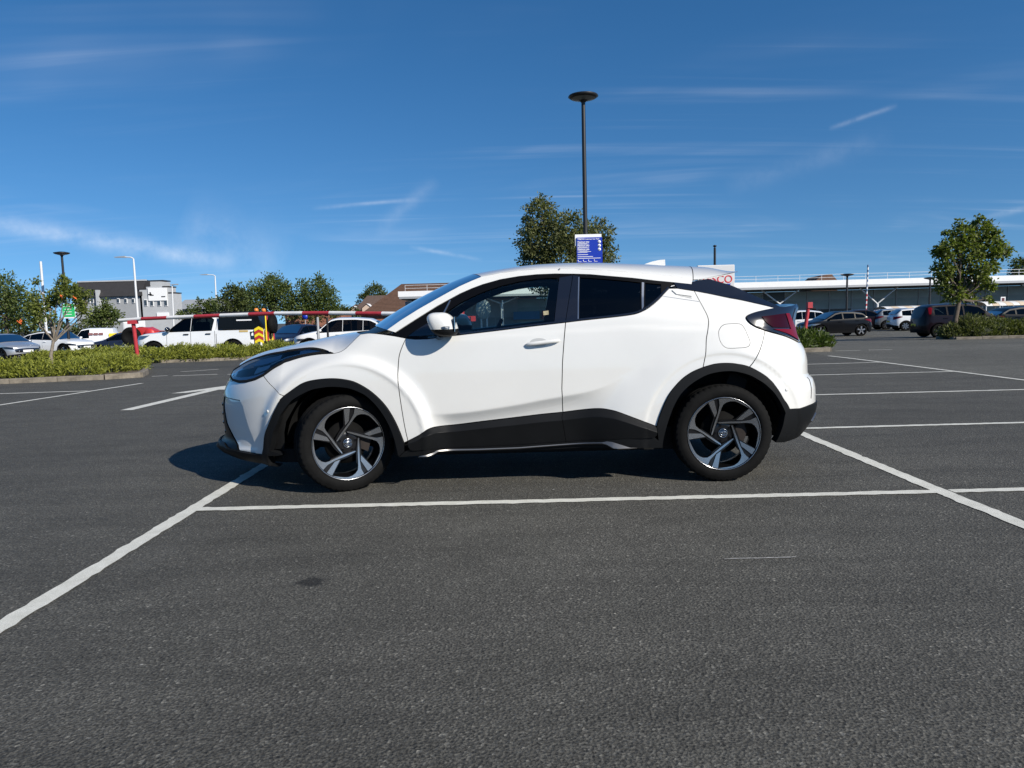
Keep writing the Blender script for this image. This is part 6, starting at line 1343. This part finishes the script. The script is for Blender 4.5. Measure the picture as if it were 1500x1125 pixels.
    # ---- door mirrors
    for sg in (1, -1):
        # shell: rounded housing, flat glass behind; lathe-like superellipsoid deformed
        NU, NV = 22, 28; vs = []; c0 = Vector((-.595, -.930*sg, 1.150))
        for i in range(NU+1):
            th = math.pi*i/NU
            for j in range(NV):
                ph = 2*math.pi*j/NV
                cs = lambda a, p: math.copysign(abs(a)**p, a)
                x = cs(math.cos(ph), .75)*cs(math.sin(th), .62); y = cs(math.sin(ph), .75)*cs(math.sin(th), .62); z = cs(math.cos(th), .75)
                # x: fore-aft, y: lateral, z: up
                X = .075*x; Y = .090*y; Z = .082*z
                if X > 0: X *= .75
                X -= .02*(z > 0)*z; Z *= 1-.18*(y*sg*-1 < 0)*abs(y)
                X += .035*(-z if z < 0 else 0)*.6
                X += .018*y*sg
                X *= 1.32
                vs.append((X, Y, Z))
        fs = [(i*NV+j, i*NV+(j+1) % NV, (i+1)*NV+(j+1) % NV, (i+1)*NV+j) for i in range(NU) for j in range(NV)]
        up = [f for f in fs if sum(vs[k][2] for k in f)/4 > -.030]; dn = [f for f in fs if f not in set(up)]
        root = mesh_obj('door_mirror', vs, [tuple(reversed(f)) for f in up], W_, doorsF[0] if sg > 0 else doorsF[1], smooth=True, loc=c0)
        mesh_obj('mirror_underside', vs, [tuple(reversed(f)) for f in dn], M['clad'], root, smooth=True)
        ind = MB(); ind.tube([(-.085, .02*sg, -.028), (-.05, -.065*sg, -.026), (.0, -.088*sg, -.022), (.045, -.083*sg, -.018)], [.006, .009, .009, .006], 8); ind.build('indicator', M['lens'], root)
        arm = MB(); arm.tube([(-.03, .05*sg, -.06), (-.04, .09*sg, -.075), (-.05, .13*sg, -.078)], [.032, .03, .04], 12); arm.build('mirror_arm', M['gloss'], root)
        gl = MB(); gl.box((.074, .0, .0), (.004, .13, .10)); gl.build('mirror_glass', M['chrome'], root)
    # ---- dark structure: inner flanks, floor, wheel wells, bulkheads
    mb = MB()
    inner = lambda poly, off: surf_panel('inner_panel', body_P, poly, M['black'], car, off=off, thick=0, step=.05, grid=.06, mirror=True)
    inner([(-.93, .24), (-.93, 1.03), (-.6, 1.06), (.2, 1.13), (.75, 1.19), (1.0, 1.36), (1.15, 1.36), (1.6, 1.24), (1.85, 1.16), (1.85, .30), (1.80, .34), (1.74, .52), (1.62, .68), (1.47, .78), (1.32, .81), (1.15, .78), (1.0, .69), (.90, .55), (.86, .24)], -.055)
    inner([(-2.2, .3), (-2.2, .72), (-2.0, .78), (-1.6, .86), (-1.3, .95), (-.93, 1.02), (-.93, .5), (-1.02, .66), (-1.17, .76), (-1.32, .80), (-1.5, .76), (-1.64, .66), (-1.74, .5), (-1.79, .3)], -.05)
    fl = MB(); fl.box((0, 0, .30), (2.0, 1.50, .16)); fl.box((0, 0, .36), (3.9, .96, .22)); fl.box((-2.02, 0, .40), (.36, 1.0, .26)); fl.box((1.80, 0, .45), (.30, 1.1, .30)); fl.box((-1.0, 0, .66), (.06, 1.5, .62)); fl.box((1.25, 0, .72), (.9, 1.05, .5)); fl.box((.95, 0, .7), (.08, 1.5, .5)); fl.box((-1.55, 0, .60), (.9, 1.0, .3))
    pl_ = [body_P(a, .27) for a in np.linspace(-1.72, -2.70, 14)]; pl_ = [(q[0]+.05, q[1]+.05) for q in pl_]; fl.prism(pl_+[(x, -y) for x, y in pl_[::-1]], .205, .30, 'Z')  # unseen plate added under the nose to stop light leaking through
    fl.build('underbody', M['black'], car)
    for axx in (AXF, AXR):
        for sg in (1, -1):
            wl = MB(); prof = []
            nn_ = 20; vs = []
            for yy in (.50, .80 if axx < 0 else .79):
                for k in range(nn_+1):
                    a = R(4)+R(176)*k/nn_; vs.append((axx+.425*math.cos(a), -yy*sg, AXZ+.425*math.sin(a)))
            wl.add(vs, [(k, k+1, nn_+2+k, nn_+1+k) for k in range(nn_)], 0, True)
            vs2 = [(axx, -.50*sg, AXZ)]+vs[:nn_+1]; wl.add(vs2, [(0, k+1, k+2) for k in range(nn_)])
            wl.build('wheel_well', M['black'], car)
    # mud flap end of the front liner, as seen ahead of the tyre
    # ---- cabin
    cab = MB(); cab.box((-.72, 0, .95), (.50, 1.34, .26)); cab.box((-.52, 0, .86), (.2, 1.3, .3)); cab.box((0, 0, .62), (.9, .22, .3)); cab.build('dashboard', M['seat'], car)
    for yy in (-.36, .36):
        s_ = MB(); st = []
        s_.prism([(.02, .50), (.52, .44), (.56, .55), (.50, .64), (.06, .66), (-.02, .60)], yy-.24, yy+.24, 'Y')
        s_.prism([(.44, .56), (.60, .56), (.76, 1.16), (.72, 1.22), (.66, 1.22), (.60, 1.16)], yy-.22, yy+.22, 'Y')
        so = s_.build('front_seat', M['seat'], car); b = so.modifiers.new('b', 'BEVEL'); b.width = .035; b.segments = 3
        h_ = MB(); h_.prism([(.68, 1.245), (.75, 1.24), (.80, 1.33), (.775, 1.41), (.72, 1.42), (.69, 1.33)], yy-.125, yy+.125, 'Y'); ho = h_.build('headrest', M['seat'], so); b = ho.modifiers.new('b', 'BEVEL'); b.width = .03; b.segments = 3
    rs = MB(); rs.prism([(1.00, .5), (1.45, .5), (1.5, .62), (1.02, .64)], -.62, .62, 'Y'); rs.prism([(1.36, .55), (1.52, .55), (1.72, 1.12), (1.62, 1.15)], -.62, .62, 'Y'); rs.build('rear_seat', M['seat'], car)
    for yy in (-.36, .36):
        hh = MB(); hh.box((1.70, yy, 1.18), (.08, .24, .14)); hh.build('rear_headrest', M['seat'], car)
    sw = MB(); sw.lathe([(.18+.016*math.cos(a), .016*math.sin(a)) for a in np.linspace(0, 2*math.pi, 9)], 'X', 28); sw.box((0, 0, 0), (.03, .34, .05)); swo = sw.build('steering_wheel', M['seat'], car); swo.location = (-.30, .36, 1.0); swo.rotation_euler = (0, R(25), 0)
    hr = grid_obj('headlining', cap(roof_edge, zc-.02, np.zeros(60))*np.array([1, .98, 1])-np.array([0, 0, .03]), M['seat'], car)
    im = MB(); im.box((-.33, 0, 1.40), (.04, .22, .07)); im.build('rear_view_mirror', M['black'], car)
    # small roof stud, badge sticker in the window
    st = MB(); st.lathe([(0, .006), (.004, .006), (.005, 0)], 'Z', 8); rsd = st.build('roof_stud', M['black'], car); rsd.location = P3((.215, 1.515), .008)
    stk = surf_panel('window_sticker', body_P, [(.085, 1.20), (.122, 1.204), (.122, 1.232), (.085, 1.228)], simple('sticker', (.30, .26, .16), .5, var=.5, vscale=60), car, off=-.010, thick=0, step=.03, grid=.04)
    # ---- wheels
    def arc(r, a0, a1, n): return [(r*math.cos(R(a)), r*math.sin(R(a))) for a in np.linspace(a0, a1, n)]
    RT, RR = .341, .258
    tread = np.linspace(-.105, .105, 29)
    def wheel(name, loc, steer, phase, sg):
        w = MB(); NSEG = 150; vs = []; prof = []
        # outer flank from rim up, tread across, inner flank down (y negative = outside)
        prof += [(RR-.004, -.098), (RR+.004, -.106), (RR+.018, -.1125), (RR+.045, -.1125), (RT-.030, -.109), (RT-.018, -.104)]
        nside = len(prof)
        tr = [(-.098, RT-.008), (-.090, RT-.003), (-.062, RT), (-.058, RT), (-.056, RT-.009), (-.048, RT-.009), (-.046, RT), (-.008, RT+.001), (-.006, RT-.009), (.006, RT-.009), (.008, RT+.001), (.046, RT), (.048, RT-.009), (.056, RT-.009), (.058, RT), (.09, RT-.003), (.098, RT-.008)]
        prof += [(r, y) for y, r in tr]; ntr = len(prof); prof += [(RT-.03, .109), (RR+.03, .1125), (RR, .10)]
        for pi_, (r, y) in enumerate(prof):
            for k in range(NSEG):
                a = 2*math.pi*k/NSEG; rr = r
                if abs(y) > .060 and nside <= pi_ < ntr and k % 3 == 0: rr -= .0035
                vs.append((rr*math.cos(a), y*sg, rr*math.sin(a)))
        fs = []
        for i in range(len(prof)-1):
            for k in range(NSEG):
                q = (i*NSEG+k, i*NSEG+(k+1) % NSEG, (i+1)*NSEG+(k+1) % NSEG, (i+1)*NSEG+k); fs.append(q if sg < 0 else tuple(reversed(q)))
        # contact patch
        vs = [(x, y, max(z, -AXZ+.001)) for x, y, z in vs]
        root = mesh_obj(name, vs, [tuple(reversed(f)) for f in fs], M['tyre'], car, smooth=False, loc=loc)
        root.data.polygons.foreach_set('use_smooth', [(i//NSEG) < nside-2 or (i//NSEG) >= ntr for i in range(len(fs))])
        root.rotation_euler = (0, 0, steer)
        rot = Matrix.Rotation(phase, 3, 'Y')
        def fy(r): return -(.070+.030*min(1, r))                 # dished face
        rim = MB(); rim.lathe([(RR+.002, -.100), (RR-.002, -.108), (RR-.008, -.107), (RR-.012, -.098), (RR-.020, -.05), (RR-.030, .02), (RR-.02, .09), (RR, .10)], 'Y', 72)
        ro = rim.build('rim', M['alloyb'], root)
        lip = MB(); lip.lathe([(RR-.0025, -.1085), (RR-.004, -.1092), (RR-.0060, -.1080)], 'Y', 72); lip.build('rim_lip', M['alloy'], ro)
        hub = MB(); hub.lathe([(0, -.066), (.055, -.068), (.085, -.066), (.092, -.05), (.06, -.03)], 'Y', 40)
        hub.build('hub', M['alloyb'], ro)
        long_ = [(-.330, -.040), (-.296, -.024), (-.240, .14), (-.186, .304), (-.140, .45), (-.100, .59), (-.065, .70), (-.020, .80), (.07, .862), (.17, .890), (.299, .885), (.40, .845), (.506, .790), (.60, .735), (.700, .675), (.685, .69), (.62, .752), (.506, .838), (.40, .893), (.3, .931), (.20, .957), (.09, .974), (-.03, .975), (-.143, .962), (-.125, .86), (-.117, .797), (-.135, .68), (-.156, .564), (-.195, .44), (-.240, .30), (-.29, .13)]
        short_ = [(-.429, .872), (-.35, .906), (-.273, .932), (-.225, .75), (-.182, .59), (-.205, .52), (-.234, .447), (-.33, .66)]
        back_ = [(-.44, .862), (-.273, .93), (-.12, .96), (-.105, .80), (-.06, .60), (-.15, .30), (-.20, .18), (-.31, -.02), (-.36, .0), (-.33, .2), (-.26, .42)]
        def plate(poly, d0, th, mats, nm, parent):
            obs = []
            for k in range(5):
                a = -2*math.pi*k/5+phase; ca, sa = math.cos(a), math.sin(a); m_ = MB()
                q = [(x*RR*.985, z*RR*.985) for x, z in poly]; V_, F_ = tri_poly(q, [], .02, .03)
                front = [(x, fy(math.hypot(x, z)/RR)+d0, z) for x, z in V_]
                nb = len(dedupe(q)); 
                ec = {}
                for f in F_:
                    for i in range(3): ec[(int(f[i]), int(f[(i+1) % 3]))] = 1
                be = [e for e in ec if (e[1], e[0]) not in ec]
                rv = lambda p: ((p[0]*ca-p[2]*sa), p[1]*-sg*-1 if sg > 0 else -p[1], p[0]*sa+p[2]*ca)
                fr_ = [rv(p) for p in front]; bk = [rv((p[0]*.985, p[1]+th, p[2]*.985)) for p in front]
                m_.add(fr_, [tuple(int(i) for i in f) for f in F_], 0)
                m_.add(fr_+bk, [(b, a_, a_+len(fr_), b+len(fr_)) for a_, b in be], 1)
                obs.append(m_.build(nm, mats, parent))
            return obs
        plate(long_, -.004, .022, [M['alloy'], M['alloyb']], 'spoke', ro)
        plate(short_, -.001, .020, [M['alloy'], M['alloyb']], 'spoke_blade', ro)
        plate(back_, .006, .025, [M['alloyb'], M['alloyb']], 'spoke_back', ro)
        cp = MB(); cp.lathe([(0, -.076), (.026, -.077), (.030, -.074), (.033, -.066)], 'Y', 28); cpo = cp.build('hub_cap', M['gloss'], ro)
        em = MB()
        def ell(rx, rz, cz, tw=.0016, rr_=.002):
            pts = [(rx*math.cos(t), -.0785, cz+rz*math.sin(t)) for t in np.linspace(0, 2*math.pi, 25)]
            em.tube(pts, rr_, 6, cap=False)
        ell(.0215, .0150, 0); ell(.0075, .0140, 0); ell(.0145, .0062, .0075); em.tube([(.030*math.cos(t), -.0765, .030*math.sin(t)) for t in np.linspace(0, 2*math.pi, 33)], .0018, 6, cap=False)
        em.build('emblem', M['chrome'], cpo)
        for k in range(5):
            a = phase+2*math.pi*(k+.5)/5; nu = MB(); nu.lathe([(0, -.074), (.009, -.074), (.011, -.06)], 'Y', 6, c=(.057*math.cos(a), 0, .057*math.sin(a)), smooth=False); nu.build('wheel_nut', M['trim'], ro)
        br = MB(); br.lathe([(.05, -.03), (.150, -.03), (.150, -.005), (.05, -.005)], 'Y', 40); bd = br.build('brake_disc', M['disc'], root)
        ca_ = MB(); 
        pts = [(.105, R(25)), (.17, R(25)), (.175, R(0)), (.17, R(-28)), (.105, R(-28)), (.10, R(0))]
        ca_.prism([(r*math.cos(a), r*math.sin(a)) for r, a in pts], -.05, .02, 'Y'); ca_.build('brake_caliper', M['rust'], root)
        if sg < 0: pass
        return root
    yw = .775
    wheel('wheel', (AXF-.022, -yw-.012, AXZ), R(28), R(-21), 1)
    wheel('wheel', (AXR, -yw, AXZ), 0, 0, 1)
    o = wheel('wheel', (AXF+.01, yw, AXZ), R(24)+math.pi, R(10), 1)
    o = wheel('wheel', (AXR, yw, AXZ), math.pi, R(40), 1)
    return car
hero = build_hero()
